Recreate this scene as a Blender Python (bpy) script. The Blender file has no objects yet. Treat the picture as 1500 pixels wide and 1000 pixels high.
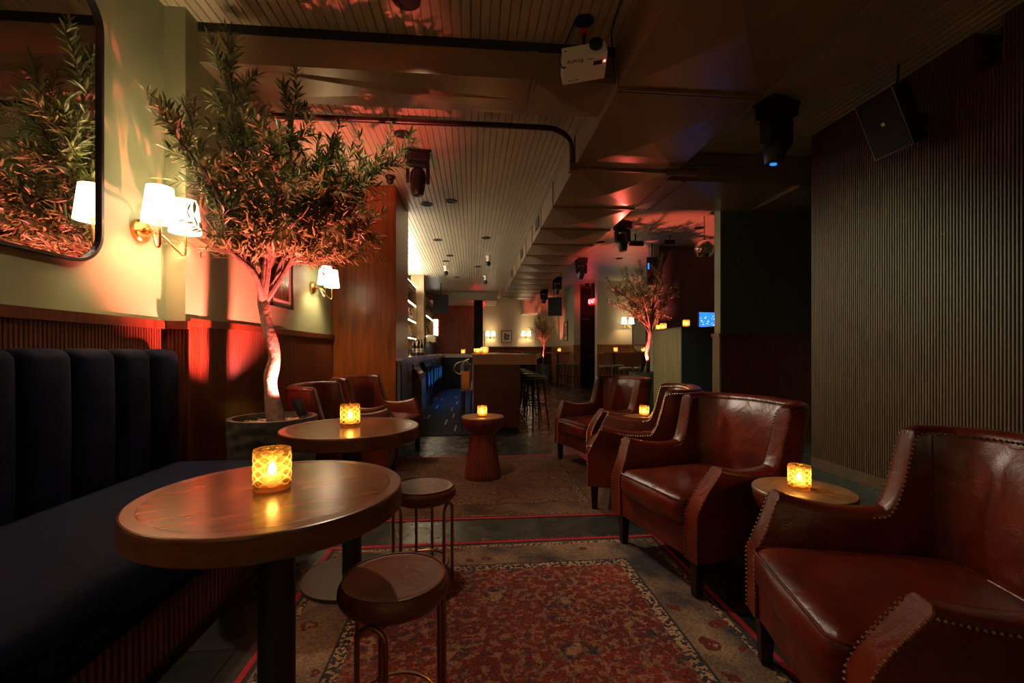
import bpy, bmesh, math, random
from mathutils import Vector, Matrix
PI = math.pi
sc = bpy.context.scene
C = sc.collection

# ------------------------------------------------------------------ camera, world, exposure, large lights
cam = bpy.data.objects.new('camera', bpy.data.cameras.new('camera'))
C.objects.link(cam)
cam.location = (0, 0, 1.14)
cam.rotation_euler = (math.radians(90), 0, math.radians(-5.06))
cam.data.sensor_width = 36.0
cam.data.lens = 655 / 1500 * 36
cam.data.shift_y = 15 / 1500
cam.data.clip_start = 0.02
sc.camera = cam
w = bpy.data.worlds.new('night'); sc.world = w; w.use_nodes = True
w.node_tree.nodes['Background'].inputs[0].default_value = (1.0, 0.75, 0.5, 1)
w.node_tree.nodes['Background'].inputs[1].default_value = 0.0
vs = sc.view_settings
vs.view_transform = 'Standard'; vs.look = 'None'; vs.gamma = 1.0; vs.use_curve_mapping = False
vs.exposure = 1.0

WARM = (1.0, 0.72, 0.42)
FLAME = (1.0, 0.62, 0.28)

def point(name, loc, power, color=WARM, r=0.03, parent=None):
    l = bpy.data.lights.new(name, 'POINT'); l.energy = power; l.color = color; l.shadow_soft_size = r
    o = bpy.data.objects.new(name, l); o.location = loc; C.objects.link(o)
    if parent: o.parent = parent
    return o

def spot(name, loc, target, power, color=WARM, angle=60, blend=0.5, r=0.03, parent=None):
    l = bpy.data.lights.new(name, 'SPOT'); l.energy = power; l.color = color; l.shadow_soft_size = r
    l.spot_size = math.radians(angle); l.spot_blend = blend
    o = bpy.data.objects.new(name, l); o.location = loc; C.objects.link(o)
    d = Vector(target) - Vector(loc)
    o.rotation_euler = d.to_track_quat('-Z', 'Y').to_euler()
    if parent: o.parent = parent
    return o

# light thrown by the ceiling downlights and the moving heads of the room
spot('seating_downlight_beam', (-0.38, 2.78, 3.22), (-.3, 2.3, 0), 46, (1, .78, .52), 130, .9, .05)
spot('stage_beam', (-0.58, 4.75, 2.80), (3.37, 3.75, 1.1), 280, (.68, 1.0, .62), 46, 1.0, .06)
spot('booth_beam', (-0.58, 4.80, 2.80), (2.9, 6.4, .8), 120, (.8, 1.0, .65), 26, 1.0, .06)
spot('chair_beam', (-0.50, 4.80, 2.80), (1.55, 2.6, 0.6), 75, (1.0, .86, .64), 60, 1.0, .06)

spot('blue_stage_beam', (2.47, 7.1, 2.82), (2.40, 5.2, 2.99), 16, (.08, .15, 1.0), 22, 1.0, .04)
spot('red_stage_beam', (2.47, 7.1, 2.82), (1.75, 4.7, 2.96), 22, (1.0, .12, .08), 30, 1.0, .04)
# ------------------------------------------------------------------ materials
def nt(name):
    m = bpy.data.materials.new(name); m.use_nodes = True
    return m, m.node_tree.nodes, m.node_tree.links, m.node_tree.nodes['Principled BSDF']

def ramp(N, stops):
    r = N.new('ShaderNodeValToRGB')
    el = r.color_ramp.elements
    while len(el) < len(stops): el.new(0.5)
    for e, (p, c) in zip(el, stops):
        e.position = p; e.color = (*c, 1)
    return r

def coords(N, L, scale, rot=(0, 0, 0), kind='Object'):
    t = N.new('ShaderNodeTexCoord'); mp = N.new('ShaderNodeMapping')
    mp.inputs['Scale'].default_value = scale; mp.inputs['Rotation'].default_value = rot
    L.new(t.outputs[kind], mp.inputs[0]); return mp

def plain(name, col, rough=.5, metal=0., coat=0., sheen=0., emit=None, es=0., noise=0., nscale=8., bump=0., bscale=60., spec=.5):
    m, N, L, b = nt(name)
    b.inputs['Base Color'].default_value = (*col, 1); b.inputs['Roughness'].default_value = rough
    b.inputs['Metallic'].default_value = metal; b.inputs['Coat Weight'].default_value = coat
    b.inputs['Coat Roughness'].default_value = .2; b.inputs['Specular IOR Level'].default_value = spec
    if sheen:
        b.inputs['Sheen Weight'].default_value = sheen; b.inputs['Sheen Roughness'].default_value = .4
        b.inputs['Sheen Tint'].default_value = (*[min(1, c * 8) for c in col], 1)
    if emit:
        b.inputs['Emission Color'].default_value = (*emit, 1); b.inputs['Emission Strength'].default_value = es
    mp = None
    if noise or bump: mp = coords(N, L, (1, 1, 1))
    if noise:
        n = N.new('ShaderNodeTexNoise'); n.inputs['Scale'].default_value = nscale; n.inputs['Detail'].default_value = 5
        L.new(mp.outputs[0], n.inputs[0])
        r = ramp(N, [(.3, [c * (1 - noise) for c in col]), (.7, [min(1, c * (1 + noise)) for c in col])])
        L.new(n.outputs[0], r.inputs[0]); L.new(r.outputs[0], b.inputs['Base Color'])
    if bump:
        n = N.new('ShaderNodeTexNoise'); n.inputs['Scale'].default_value = bscale; n.inputs['Detail'].default_value = 4
        L.new(mp.outputs[0], n.inputs[0])
        bp = N.new('ShaderNodeBump'); bp.inputs['Strength'].default_value = bump; bp.inputs['Distance'].default_value = .01
        L.new(n.outputs[0], bp.inputs['Height']); L.new(bp.outputs[0], b.inputs['Normal'])
    return m

def wood(name, dark, light, scale, rough=.35, coat=0., planks=None):
    m, N, L, b = nt(name)
    mp = coords(N, L, scale)
    n = N.new('ShaderNodeTexNoise'); n.inputs['Scale'].default_value = 3; n.inputs['Detail'].default_value = 8
    n.inputs['Distortion'].default_value = .8; L.new(mp.outputs[0], n.inputs[0])
    r = ramp(N, [(.28, dark), (.5, [(a + c) / 2 for a, c in zip(dark, light)]), (.75, light)])
    L.new(n.outputs[0], r.inputs[0])
    out = r.outputs[0]
    if planks:
        mp2 = coords(N, L, planks)
        v = N.new('ShaderNodeTexVoronoi'); v.distance = 'CHEBYCHEV'; v.inputs['Scale'].default_value = 1; v.inputs['Randomness'].default_value = .35
        L.new(mp2.outputs[0], v.inputs[0])
        hs = N.new('ShaderNodeHueSaturation'); sp = N.new('ShaderNodeSeparateColor'); L.new(v.outputs['Color'], sp.inputs[0])
        mr = N.new('ShaderNodeMapRange'); mr.inputs[3].default_value = .75; mr.inputs[4].default_value = 1.25
        L.new(sp.outputs[0], mr.inputs[0]); L.new(mr.outputs[0], hs.inputs['Value']); L.new(out, hs.inputs['Color']); out = hs.outputs[0]
    L.new(out, b.inputs['Base Color'])
    b.inputs['Roughness'].default_value = rough; b.inputs['Coat Weight'].default_value = coat; b.inputs['Coat Roughness'].default_value = .25
    bp = N.new('ShaderNodeBump'); bp.inputs['Strength'].default_value = .03; L.new(n.outputs[0], bp.inputs['Height']); L.new(bp.outputs[0], b.inputs['Normal'])
    return m

M = {}
M['paint'] = plain('sage_paint', (.31, .34, .19), .5, noise=.06, nscale=3)
M['paint_cream'] = plain('cream_paint', (.48, .42, .27), .55)
M['paint_dark'] = plain('dark_green_paint', (.085, .105, .07), .6)
M['booth_dark'] = plain('dark_booth_paint', (.03, .038, .036), .6)
M['paint_navy'] = plain('charcoal_paint', (.085, .08, .095), .7)
M['ceiling'] = plain('ceiling_board_paint', (.42, .35, .23), .38, noise=.08, nscale=2.5, bump=.04, bscale=9)
M['duct'] = plain('bronze_painted_metal', (.28, .185, .105), .33, metal=.3, noise=.08, nscale=4)
M['wains'] = wood('stained_wainscot', (.055, .013, .006), (.14, .04, .016), (14, 14, 1.2), .33)
M['tambour'] = wood('tambour_wood', (.055, .017, .008), (.125, .043, .019), (14, 14, 1.0), .48)
M['pillar'] = wood('oak_veneer', (.13, .030, .006), (.34, .088, .017), (7, 7, .55), .3)
M['islandwood'] = wood('island_veneer', (.06, .016, .010), (.12, .034, .02), (1.2, 1.2, 9), .4)
M['table'] = wood('walnut_plank', (.085, .028, .010), (.22, .085, .032), (1.2, 9, 5), .23, planks=(2.2, 8, 1))
M['tableedge'] = wood('walnut_edge', (.085, .024, .009), (.19, .062, .022), (4, 4, 14), .3)
M['drumwood'] = wood('mango_wood_top', (.19, .10, .045), (.34, .19, .09), (2, 9, 2), .38)
M['drumred'] = wood('reddish_wood_base', (.11, .018, .009), (.21, .042, .02), (10, 10, .8), .4)
M['legwood'] = plain('dark_leg_wood', (.014, .006, .004), .35)
M['hightop'] = wood('high_table_wood', (.14, .045, .018), (.28, .10, .04), (9, 1, 4), .35)
M['shelfwood'] = wood('pale_shelf_wood', (.22, .14, .06), (.36, .25, .12), (6, 6, .6), .5)
M['velvet'] = plain('navy_velvet', (.0042, .0072, .021), .85, sheen=.06, spec=.10, noise=.25, nscale=14, bump=.12, bscale=180)
M['brass'] = plain('brass', (.62, .36, .12), .28, metal=1)
M['bronze'] = plain('antique_brass_legs', (.36, .18, .06), .38, metal=1)
M['nail'] = plain('bronze_nailhead', (.27, .17, .09), .36, metal=1)
M['black'] = plain('black_metal', (.012, .012, .012), .4)
M['blackm'] = plain('matte_black', (.010, .010, .011), .65)
M['darkgrey'] = plain('grey_table_base', (.045, .042, .04), .42, metal=.3)
M['steel'] = plain('stainless_steel', (.55, .53, .50), .25, metal=1)
M['copper'] = plain('copper_basin', (.75, .38, .18), .22, metal=1)
M['white'] = plain('white_plastic', (.85, .80, .70), .45)
M['cream'] = plain('cream_enamel', (.55, .48, .28), .35)
M['grey'] = plain('grey_cabinet_paint', (.07, .085, .10), .45)
M['stone'] = plain('speckled_stone', (.42, .27, .19), .4, noise=.3, nscale=60, bump=.1, bscale=70)
M['marble'] = plain('grey_marble', (.32, .28, .24), .25, noise=.35, nscale=9)
M['slate_pot'] = plain('rough_slate_planter', (.075, .072, .06), .75, noise=.35, nscale=20, bump=.0)
M['pebble'] = plain('tan_pebbles', (.42, .30, .20), .8, noise=.4, nscale=40)
M['bark'] = plain('olive_bark', (.13, .085, .06), .8, noise=.4, nscale=30, bump=.8, bscale=38)
M['sockets'] = plain('dark_seam', (.01, .008, .006), .8)
M['rubber'] = plain('black_rubber_mat', (.004, .006, .012), .75, bump=.5, bscale=120, spec=.15)
M['mat_glint'] = plain('painted_mat_glint', (.30, .30, .32), .5)  # highlights along the mat joins, put into a pale colour
M['greenseat'] = plain('green_vinyl', (.045, .10, .04), .35)
M['redsign'] = plain('red_plastic', (.45, .02, .02), .4, emit=(1, .02, .03), es=.5)
M['signlit'] = plain('lit_red_letters', (1, .2, .2), .4, emit=(1, .10, .10), es=9)
M['redtape'] = plain('red_tape', (.5, .01, .02), .5)
M['redled'] = plain('red_led', (1, .1, .05), .4, emit=(1, .10, .05), es=12)
M['blueglow'] = plain('blue_lens_and_reflection', (.05, .3, 1), .2, emit=(.03, .30, 1), es=.5)
M['mirror'] = plain('mirror_silver', (.86, .86, .84), .015, metal=1)
M['bulblit'] = plain('lit_bulb', (1, .9, .7), .4, emit=(1, .86, .6), es=25)
M['shade'] = plain('lit_linen_shade', (.9, .85, .75), .8, emit=(1, .80, .52), es=2.4)
M['flame'] = plain('candle_flame', (1, .8, .4), .4, emit=(1, .72, .30), es=20)
M['wax'] = plain('candle_wax', (.9, .75, .5), .5, emit=(1, .55, .18), es=.35)
M['fridgelit'] = plain('blue_lit_fridge_interior', (.1, .3, .6), .5, emit=(.02, .23, .85), es=14)
M['screen'] = plain('blue_screen', (.02, .1, .5), .2, emit=(.02, .14, .85), es=1.2)
M['screen2'] = plain('pale_screen_window', (.3, .5, .9), .2, emit=(.25, .5, 1), es=1.4)
M['ledwarm'] = plain('warm_led_strip', (1, .85, .6), .4, emit=(1, .84, .56), es=9)
M['cove'] = plain('cove_led', (1, .9, .7), .4, emit=(1, .93, .78), es=75)
M['windowlit'] = plain('frosted_lit_pane', (1, .95, .85), .4, emit=(1, .92, .80), es=4)
M['curtain'] = plain('black_curtain_cloth', (.008, .008, .009), .9)
M['paper'] = plain('mat_board', (.62, .52, .42), .7)
M['print_dark'] = wood('dark_print', (.03, .02, .015), (.20, .11, .06), (12, 12, 1), .25)
M['print_blue'] = plain('blue_grey_print', (.06, .10, .14), .5)
M['print_red'] = plain('red_print', (.4, .05, .04), .5)
M['bottle_dark'] = plain('dark_bottle_glass', (.012, .010, .008), .08, coat=.5)
M['bottle_amber'] = plain('amber_bottle_glass', (.38, .18, .05), .08, coat=.5)
M['bottle_pale'] = plain('pale_bottle_glass', (.45, .42, .33), .08, coat=.5)
M['label'] = plain('paper_label', (.65, .58, .46), .6)
M['redfoil'] = plain('red_foil', (.45, .04, .02), .35)
M['fabric_red'] = plain('red_rug_binding', (.38, .012, .022), .9, bump=.5, bscale=200)
M['yellowleaf'] = plain('yellow_green_leaf', (.42, .40, .05), .5)
M['pipe'] = plain('painted_conduit', (.20, .12, .07), .35, metal=.3)
M['pipe_dark'] = plain('dark_pipe', (.035, .014, .010), .3)
M['greenpot'] = plain('sage_planter', (.14, .17, .12), .6)

def leather(name, dark, light, rough=.31):
    m, N, L, b = nt(name)
    mp = coords(N, L, (1, 1, 1))
    n = N.new('ShaderNodeTexNoise'); n.inputs['Scale'].default_value = 5; n.inputs['Detail'].default_value = 7; L.new(mp.outputs[0], n.inputs[0])
    r = ramp(N, [(.3, dark), (.72, light)]); L.new(n.outputs[0], r.inputs[0]); L.new(r.outputs[0], b.inputs['Base Color'])
    v = N.new('ShaderNodeTexVoronoi'); v.inputs['Scale'].default_value = 260; L.new(mp.outputs[0], v.inputs[0])
    n2 = N.new('ShaderNodeTexNoise'); n2.inputs['Scale'].default_value = 9; n2.inputs['Detail'].default_value = 3; n2.inputs['Distortion'].default_value = 1.2; L.new(mp.outputs[0], n2.inputs[0])
    ad = N.new('ShaderNodeMath'); ad.operation = 'MULTIPLY_ADD'; ad.inputs[1].default_value = .06
    L.new(v.outputs[0], ad.inputs[0]); L.new(n2.outputs[0], ad.inputs[2])
    bp = N.new('ShaderNodeBump'); b.inputs['Specular IOR Level'].default_value = .5
    bp.inputs['Strength'].default_value = .22; bp.inputs['Distance'].default_value = .02
    L.new(ad.outputs[0], bp.inputs['Height']); L.new(bp.outputs[0], b.inputs['Normal'])
    mr = N.new('ShaderNodeMapRange'); mr.inputs[3].default_value = rough - .08; mr.inputs[4].default_value = rough + .12
    L.new(n2.outputs[0], mr.inputs[0]); L.new(mr.outputs[0], b.inputs['Roughness'])
    return m
M['leather'] = leather('oxblood_leather', (.058, .0054, .0024), (.165, .0205, .0062))
M['leather_stool'] = leather('cognac_leather', (.11, .022, .009), (.18, .042, .016), .36)

def leaf_mat():
    m, N, L, b = nt('olive_leaf')
    g = N.new('ShaderNodeNewGeometry')
    r = ramp(N, [(0, (.065, .09, .022)), (.6, (.14, .17, .05)), (1, (.25, .27, .12))])
    L.new(g.outputs['Random Per Island'], r.inputs[0]); L.new(r.outputs[0], b.inputs['Base Color'])
    b.inputs['Roughness'].default_value = .45
    tr = N.new('ShaderNodeBsdfTranslucent'); L.new(r.outputs[0], tr.inputs[0])
    mx = N.new('ShaderNodeMixShader'); mx.inputs[0].default_value = .25
    out = N['Material Output']; L.new(b.outputs[0], mx.inputs[1]); L.new(tr.outputs[0], mx.inputs[2]); L.new(mx.outputs[0], out.inputs[0])
    return m
M['leaf'] = leaf_mat()

def amber_mat():
    """pressed glass: thin amber walls that let the flame through, thicker raised lines that glow paler"""
    m, N, L, b = nt('amber_pressed_glass')
    N.remove(b)
    out = N['Material Output']
    at = N.new('ShaderNodeAttribute'); at.attribute_name = 'relief'
    t = N.new('ShaderNodeBsdfTransparent'); t.inputs[0].default_value = (1.0, .80, .48, 1)
    tl = N.new('ShaderNodeBsdfTranslucent'); tl.inputs[0].default_value = (1.0, .70, .30, 1)
    gl = N.new('ShaderNodeBsdfGlossy'); gl.inputs[0].default_value = (1, .85, .6, 1); gl.inputs['Roughness'].default_value = .1
    lw = N.new('ShaderNodeLayerWeight'); lw.inputs[0].default_value = .3
    ma = N.new('ShaderNodeMath'); ma.operation = 'MULTIPLY_ADD'; ma.inputs[1].default_value = .45; ma.inputs[2].default_value = .14; ma.use_clamp = True
    L.new(at.outputs['Fac'], ma.inputs[0])
    mb_ = N.new('ShaderNodeMath'); mb_.operation = 'MULTIPLY_ADD'; mb_.inputs[1].default_value = .4; mb_.use_clamp = True
    L.new(lw.outputs['Facing'], mb_.inputs[0]); L.new(ma.outputs[0], mb_.inputs[2])
    m1 = N.new('ShaderNodeMixShader'); L.new(mb_.outputs[0], m1.inputs[0]); L.new(t.outputs[0], m1.inputs[1]); L.new(tl.outputs[0], m1.inputs[2])
    fr = N.new('ShaderNodeFresnel'); fr.inputs[0].default_value = 1.45
    m2 = N.new('ShaderNodeMixShader'); L.new(fr.outputs[0], m2.inputs[0]); L.new(m1.outputs[0], m2.inputs[1]); L.new(gl.outputs[0], m2.inputs[2])
    L.new(m2.outputs[0], out.inputs[0])
    return m
M['amber'] = amber_mat()

def clear_mat():
    m, N, L, b = nt('clear_glass')
    N.remove(b); out = N['Material Output']
    t = N.new('ShaderNodeBsdfTransparent'); t.inputs[0].default_value = (.9, .92, .9, 1)
    gl = N.new('ShaderNodeBsdfGlossy'); gl.inputs['Roughness'].default_value = .05
    fr = N.new('ShaderNodeFresnel'); fr.inputs[0].default_value = 1.6
    m2 = N.new('ShaderNodeMixShader'); L.new(fr.outputs[0], m2.inputs[0]); L.new(t.outputs[0], m2.inputs[1]); L.new(gl.outputs[0], m2.inputs[2]); L.new(m2.outputs[0], out.inputs[0])
    return m
M['clear'] = clear_mat()

def floor_mat():
    m, N, L, b = nt('slate_tile')
    mp = coords(N, L, (1, 1, 1))
    br = N.new('ShaderNodeTexBrick'); br.offset = .5; br.inputs['Scale'].default_value = 1.0
    br.inputs['Brick Width'].default_value = .9; br.inputs['Row Height'].default_value = .45; br.inputs['Mortar Size'].default_value = .003
    br.inputs['Color1'].default_value = (.035, .038, .034, 1); br.inputs['Color2'].default_value = (.055, .055, .048, 1); br.inputs['Mortar'].default_value = (.008, .008, .008, 1)
    L.new(mp.outputs[0], br.inputs[0])
    n = N.new('ShaderNodeTexNoise'); n.inputs['Scale'].default_value = 6; n.inputs['Detail'].default_value = 8; L.new(mp.outputs[0], n.inputs[0])
    mx = N.new('ShaderNodeMix'); mx.data_type = 'RGBA'; mx.blend_type = 'MULTIPLY'; mx.inputs[0].default_value = .6
    r = ramp(N, [(.3, (.5, .5, .5)), (.7, (1, 1, 1))]); L.new(n.outputs[0], r.inputs[0])
    L.new(br.outputs[0], mx.inputs[6]); L.new(r.outputs[0], mx.inputs[7]); L.new(mx.outputs[2], b.inputs['Base Color'])
    mr = N.new('ShaderNodeMapRange'); mr.inputs[3].default_value = .16; mr.inputs[4].default_value = .38; L.new(n.outputs[0], mr.inputs[0]); L.new(mr.outputs[0], b.inputs['Roughness'])
    bp = N.new('ShaderNodeBump'); bp.inputs['Strength'].default_value = .04; bp.inputs['Distance'].default_value = .01; L.new(n.outputs[0], bp.inputs['Height']); L.new(bp.outputs[0], b.inputs['Normal'])
    return m
M['floor'] = floor_mat()

def rug_mat(name, hx, hy, field_a, field_b, cream, dark, strength=1.0):
    """Persian-style worn rug: bordered field with floral medallions, in the rug's own coordinates."""
    m, N, L, b = nt(name)
    tc = N.new('ShaderNodeTexCoord'); sx = N.new('ShaderNodeSeparateXYZ'); L.new(tc.outputs['Object'], sx.inputs[0])
    def math_(op, a, b_=None, c=None):
        n = N.new('ShaderNodeMath'); n.operation = op
        for i, v in enumerate((a, b_, c)):
            if v is None: continue
            if hasattr(v, 'name') and not isinstance(v, (int, float)): L.new(v, n.inputs[i])
            else: n.inputs[i].default_value = v
        return n.outputs[0]
    ax = math_('ABSOLUTE', sx.outputs[0]); ay = math_('ABSOLUTE', sx.outputs[1])
    ex = math_('SUBTRACT', hx, ax); ey = math_('SUBTRACT', hy, ay)
    edge = math_('MINIMUM', ex, ey)                      # distance from the rug's rim
    def mixc(fac, a, c):
        x = N.new('ShaderNodeMix'); x.data_type = 'RGBA'
        for i, v in ((0, fac), (6, a), (7, c)):
            if isinstance(v, tuple): x.inputs[i].default_value = (*v, 1)
            elif isinstance(v, float): x.inputs[i].default_value = v
            else: L.new(v, x.inputs[i])
        return x.outputs[2]
    def noise(s, d=4, dist=0.):
        n = N.new('ShaderNodeTexNoise'); n.inputs['Scale'].default_value = s; n.inputs['Detail'].default_value = d; n.inputs['Distortion'].default_value = dist
        L.new(tc.outputs['Object'], n.inputs[0]); return n.outputs[0]
    wn = N.new('ShaderNodeTexNoise'); wn.inputs['Scale'].default_value = 7; wn.inputs['Detail'].default_value = 4; L.new(tc.outputs['Object'], wn.inputs[0])
    wa = N.new('ShaderNodeVectorMath'); wa.operation = 'MULTIPLY_ADD'; wa.inputs[1].default_value = (.16, .16, .16); L.new(wn.outputs['Color'], wa.inputs[0]); L.new(tc.outputs['Object'], wa.inputs[2])
    def vor(s, rnd=.55, feat='F1'):
        v = N.new('ShaderNodeTexVoronoi'); v.inputs['Scale'].default_value = s; v.inputs['Randomness'].default_value = rnd; v.feature = feat
        L.new(wa.outputs[0], v.inputs[0]); return v.outputs['Distance']
    def band(v, lo, hi):
        return math_('MULTIPLY', math_('GREATER_THAN', v, lo), math_('LESS_THAN', v, hi))
    # field
    f = mixc(math_('MULTIPLY', math_('SUBTRACT', noise(2.2, 6), .38), 3.2), field_a, field_b)
    d1 = math_('ADD', vor(3.4), math_('MULTIPLY', noise(26, 2), .10))
    f = mixc(math_('MULTIPLY', band(d1, .07, .17), .55), f, cream)
    f = mixc(math_('MULTIPLY', band(d1, .20, .25), .8), f, dark)
    d2 = math_('ADD', vor(9, .8), math_('MULTIPLY', noise(45, 2), .20))
    f = mixc(math_('MULTIPLY', band(d2, .20, .30), .6), f, dark)
    f = mixc(math_('MULTIPLY', band(d2, .43, .50), .35), f, cream)
    f = mixc(math_('MULTIPLY', math_('GREATER_THAN', noise(30, 4), .55), .38), f, cream)
    f = mixc(math_('MULTIPLY', math_('LESS_THAN', noise(24, 5, .5), .43), .5), f, dark)
    # border
    bd = mixc(math_('MULTIPLY', math_('SUBTRACT', noise(3, 5), .35), 2.5), dark, cream)
    d3 = math_('ADD', vor(7.5, .35), math_('MULTIPLY', noise(40, 2), .18))
    bd = mixc(band(d3, .16, .27), bd, cream)
    bd = mixc(band(d3, .32, .42), bd, field_a)
    bd = mixc(band(d3, .0, .10), bd, dark)
    g1 = mixc(math_('GREATER_THAN', noise(55, 2), .5), cream, dark)
    col = mixc(math_('LESS_THAN', edge, .30), f, bd)
    col = mixc(band(edge, .285, .335), col, g1)
    col = mixc(band(edge, .275, .285), col, dark)
    col = mixc(band(edge, .04, .065), col, g1)
    col = mixc(math_('LESS_THAN', edge, .03), col, dark)
    # wear: patches where pile is rubbed pale or worn dark
    wv = math_('MULTIPLY', math_('SUBTRACT', noise(1.7, 8, .6), .45), 2.2)
    cl = N.new('ShaderNodeClamp'); L.new(wv, cl.inputs[0])
    col = mixc(math_('MULTIPLY', cl.outputs[0], .75), col, dark)
    hs = N.new('ShaderNodeHueSaturation'); L.new(col, hs.inputs['Color'])
    mr = N.new('ShaderNodeMapRange'); mr.inputs[1].default_value = .3; mr.inputs[2].default_value = .7; mr.inputs[3].default_value = .55; mr.inputs[4].default_value = 1.35
    L.new(noise(120, 3), mr.inputs[0]); L.new(mr.outputs[0], hs.inputs['Value'])
    L.new(hs.outputs[0], b.inputs['Base Color'])
    b.inputs['Roughness'].default_value = .95; b.inputs['Specular IOR Level'].default_value = .1
    bp = N.new('ShaderNodeBump'); bp.inputs['Strength'].default_value = .5; bp.inputs['Distance'].default_value = .006
    L.new(noise(160, 3), bp.inputs['Height']); L.new(bp.outputs[0], b.inputs['Normal'])
    return m

# ------------------------------------------------------------------ mesh helpers
class MB:
    def __init__(s): s.v = []; s.f = []
    def add(s, vs_, fs):
        o = len(s.v); s.v += [tuple(p) for p in vs_]; s.f += [tuple(i + o for i in q) for q in fs]; return s
    def box(s, x0, x1, y0, y1, z0, z1):
        return s.add([(x0, y0, z0), (x1, y0, z0), (x1, y1, z0), (x0, y1, z0), (x0, y0, z1), (x1, y0, z1), (x1, y1, z1), (x0, y1, z1)],
                     [(0, 3, 2, 1), (4, 5, 6, 7), (0, 1, 5, 4), (1, 2, 6, 5), (2, 3, 7, 6), (3, 0, 4, 7)])
    def lathe(s, prof, seg=32, c=(0, 0, 0), axis='z', cap=True, flute=None):
        n = len(prof); vs_ = []
        for k in range(seg):
            a = 2 * PI * k / seg
            for i, (r, z) in enumerate(prof):
                rr = r * (flute(i, k) if flute else 1)
                p = (rr * math.cos(a), rr * math.sin(a), z)
                if axis == 'x': p = (p[2], p[0], p[1])
                if axis == 'y': p = (p[0], p[2], p[1])
                vs_.append((p[0] + c[0], p[1] + c[1], p[2] + c[2]))
        fs = []
        for k in range(seg):
            k2 = (k + 1) % seg
            for i in range(n - 1): fs.append((k * n + i, k2 * n + i, k2 * n + i + 1, k * n + i + 1))
        if cap and not (n == 2 and prof[0][0] < 1e-6):
            if prof[0][0] > 1e-6: fs.append(tuple(k * n for k in reversed(range(seg))))
            if prof[-1][0] > 1e-6: fs.append(tuple(k * n + n - 1 for k in range(seg)))
        return s.add(vs_, fs)
    def cyl(s, p, r, h, seg=24, axis='z', bev=0.0):
        b = min(bev, r * .5, h * .4)
        prof = [(r, 0), (r, h)] if not b else [(r - b, 0), (r, b), (r, h - b), (r - b, h)]
        return s.lathe(prof, seg, p, axis)
    def tube(s, pts, r, seg=10, closed=False):
        pts = [Vector(p) for p in pts]; n = len(pts)
        rad = r if isinstance(r, (list, tuple)) else [r] * n
        T = []
        for i in range(n):
            a = pts[i - 1] if (i > 0 or closed) else pts[i]; b = pts[(i + 1) % n] if (i < n - 1 or closed) else pts[i]
            d = b - a; T.append(d.normalized() if d.length > 1e-9 else Vector((0, 0, 1)))
        u = T[0].orthogonal().normalized(); vs_ = []
        for i in range(n):
            u = (u - T[i] * u.dot(T[i])); u = u.normalized() if u.length > 1e-6 else T[i].orthogonal().normalized()
            v = T[i].cross(u)
            for k in range(seg):
                a = 2 * PI * k / seg; vs_.append(pts[i] + (u * math.cos(a) + v * math.sin(a)) * rad[i])
        fs = []
        for i in range(n if closed else n - 1):
            j = (i + 1) % n
            for k in range(seg):
                k2 = (k + 1) % seg; fs.append((i * seg + k, i * seg + k2, j * seg + k2, j * seg + k))
        if not closed: fs += [tuple(reversed(range(seg))), tuple((n - 1) * seg + k for k in range(seg))]
        return s.add(vs_, fs)
    def grid(s, rows, closed_u=False):
        nu = len(rows); nv = len(rows[0]); fs = []
        for i in range(nu if closed_u else nu - 1):
            j = (i + 1) % nu
            for k in range(nv - 1): fs.append((i * nv + k, j * nv + k, j * nv + k + 1, i * nv + k + 1))
        return s.add([p for r in rows for p in r], fs)
    def ball(s, c, r, seg=16, rings=10, sc_=(1, 1, 1)):
        rows = []
        for i in range(seg):
            a = 2 * PI * i / seg
            rows.append([(c[0] + r * sc_[0] * math.sin(PI * k / rings) * math.cos(a), c[1] + r * sc_[1] * math.sin(PI * k / rings) * math.sin(a), c[2] - r * sc_[2] * math.cos(PI * k / rings)) for k in range(rings + 1)])
        return s.grid(rows, True)
    def prism(s, poly, z0, z1, axis='z'):
        n = len(poly); mk = {'z': lambda p, z: (p[0], p[1], z), 'x': lambda p, z: (z, p[0], p[1]), 'y': lambda p, z: (p[0], z, p[1])}[axis]
        return s.add([mk(p, z0) for p in poly] + [mk(p, z1) for p in poly],
                     [tuple(reversed(range(n))), tuple(range(n, 2 * n))] + [(i, (i + 1) % n, n + (i + 1) % n, n + i) for i in range(n)])
    def rbox(s, c, h, r, n=5, bulge=(0, 0, 0), bow=None):
        """rounded box, pillow-like where bulge pushes the middle of a face out"""
        def axis_pts(hh):
            e = [-hh, -hh + .12 * r, -hh + .35 * r, -hh + .65 * r, -hh + r]
            mid = [-hh + r + (2 * hh - 2 * r) * k / (n + 1) for k in range(1, n + 1)]
            return e + mid + [-x for x in reversed(e)]
        A = [axis_pts(q) for q in h]
        for d in range(3):
            o1, o2 = [(1, 2), (2, 0), (0, 1)][d]
            for sgn in (-1, 1):
                rows = []
                for u in A[o1]:
                    row = []
                    for v in A[o2]:
                        q = [0, 0, 0]; q[d] = sgn * h[d]; q[o1] = u; q[o2] = v
                        core = [max(-(h[i] - r), min(h[i] - r, q[i])) for i in range(3)]
                        dv = Vector([q[i] - core[i] for i in range(3)]).normalized() * r
                        p = [core[i] + dv[i] for i in range(3)]
                        for i in range(3):
                            j, k = [x for x in range(3) if x != i]
                            wgt = max(0, 1 - (p[j] / h[j]) ** 2) * max(0, 1 - (p[k] / h[k]) ** 2)
                            p[i] += bulge[i] * wgt * (p[i] / h[i])
                        if bow: p = bow(p)
                        row.append((p[0] + c[0], p[1] + c[1], p[2] + c[2]))
                    rows.append(row if sgn > 0 else row)
                if sgn > 0: s.grid(rows)
                else: s.grid(list(reversed(rows)))
        return s
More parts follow.
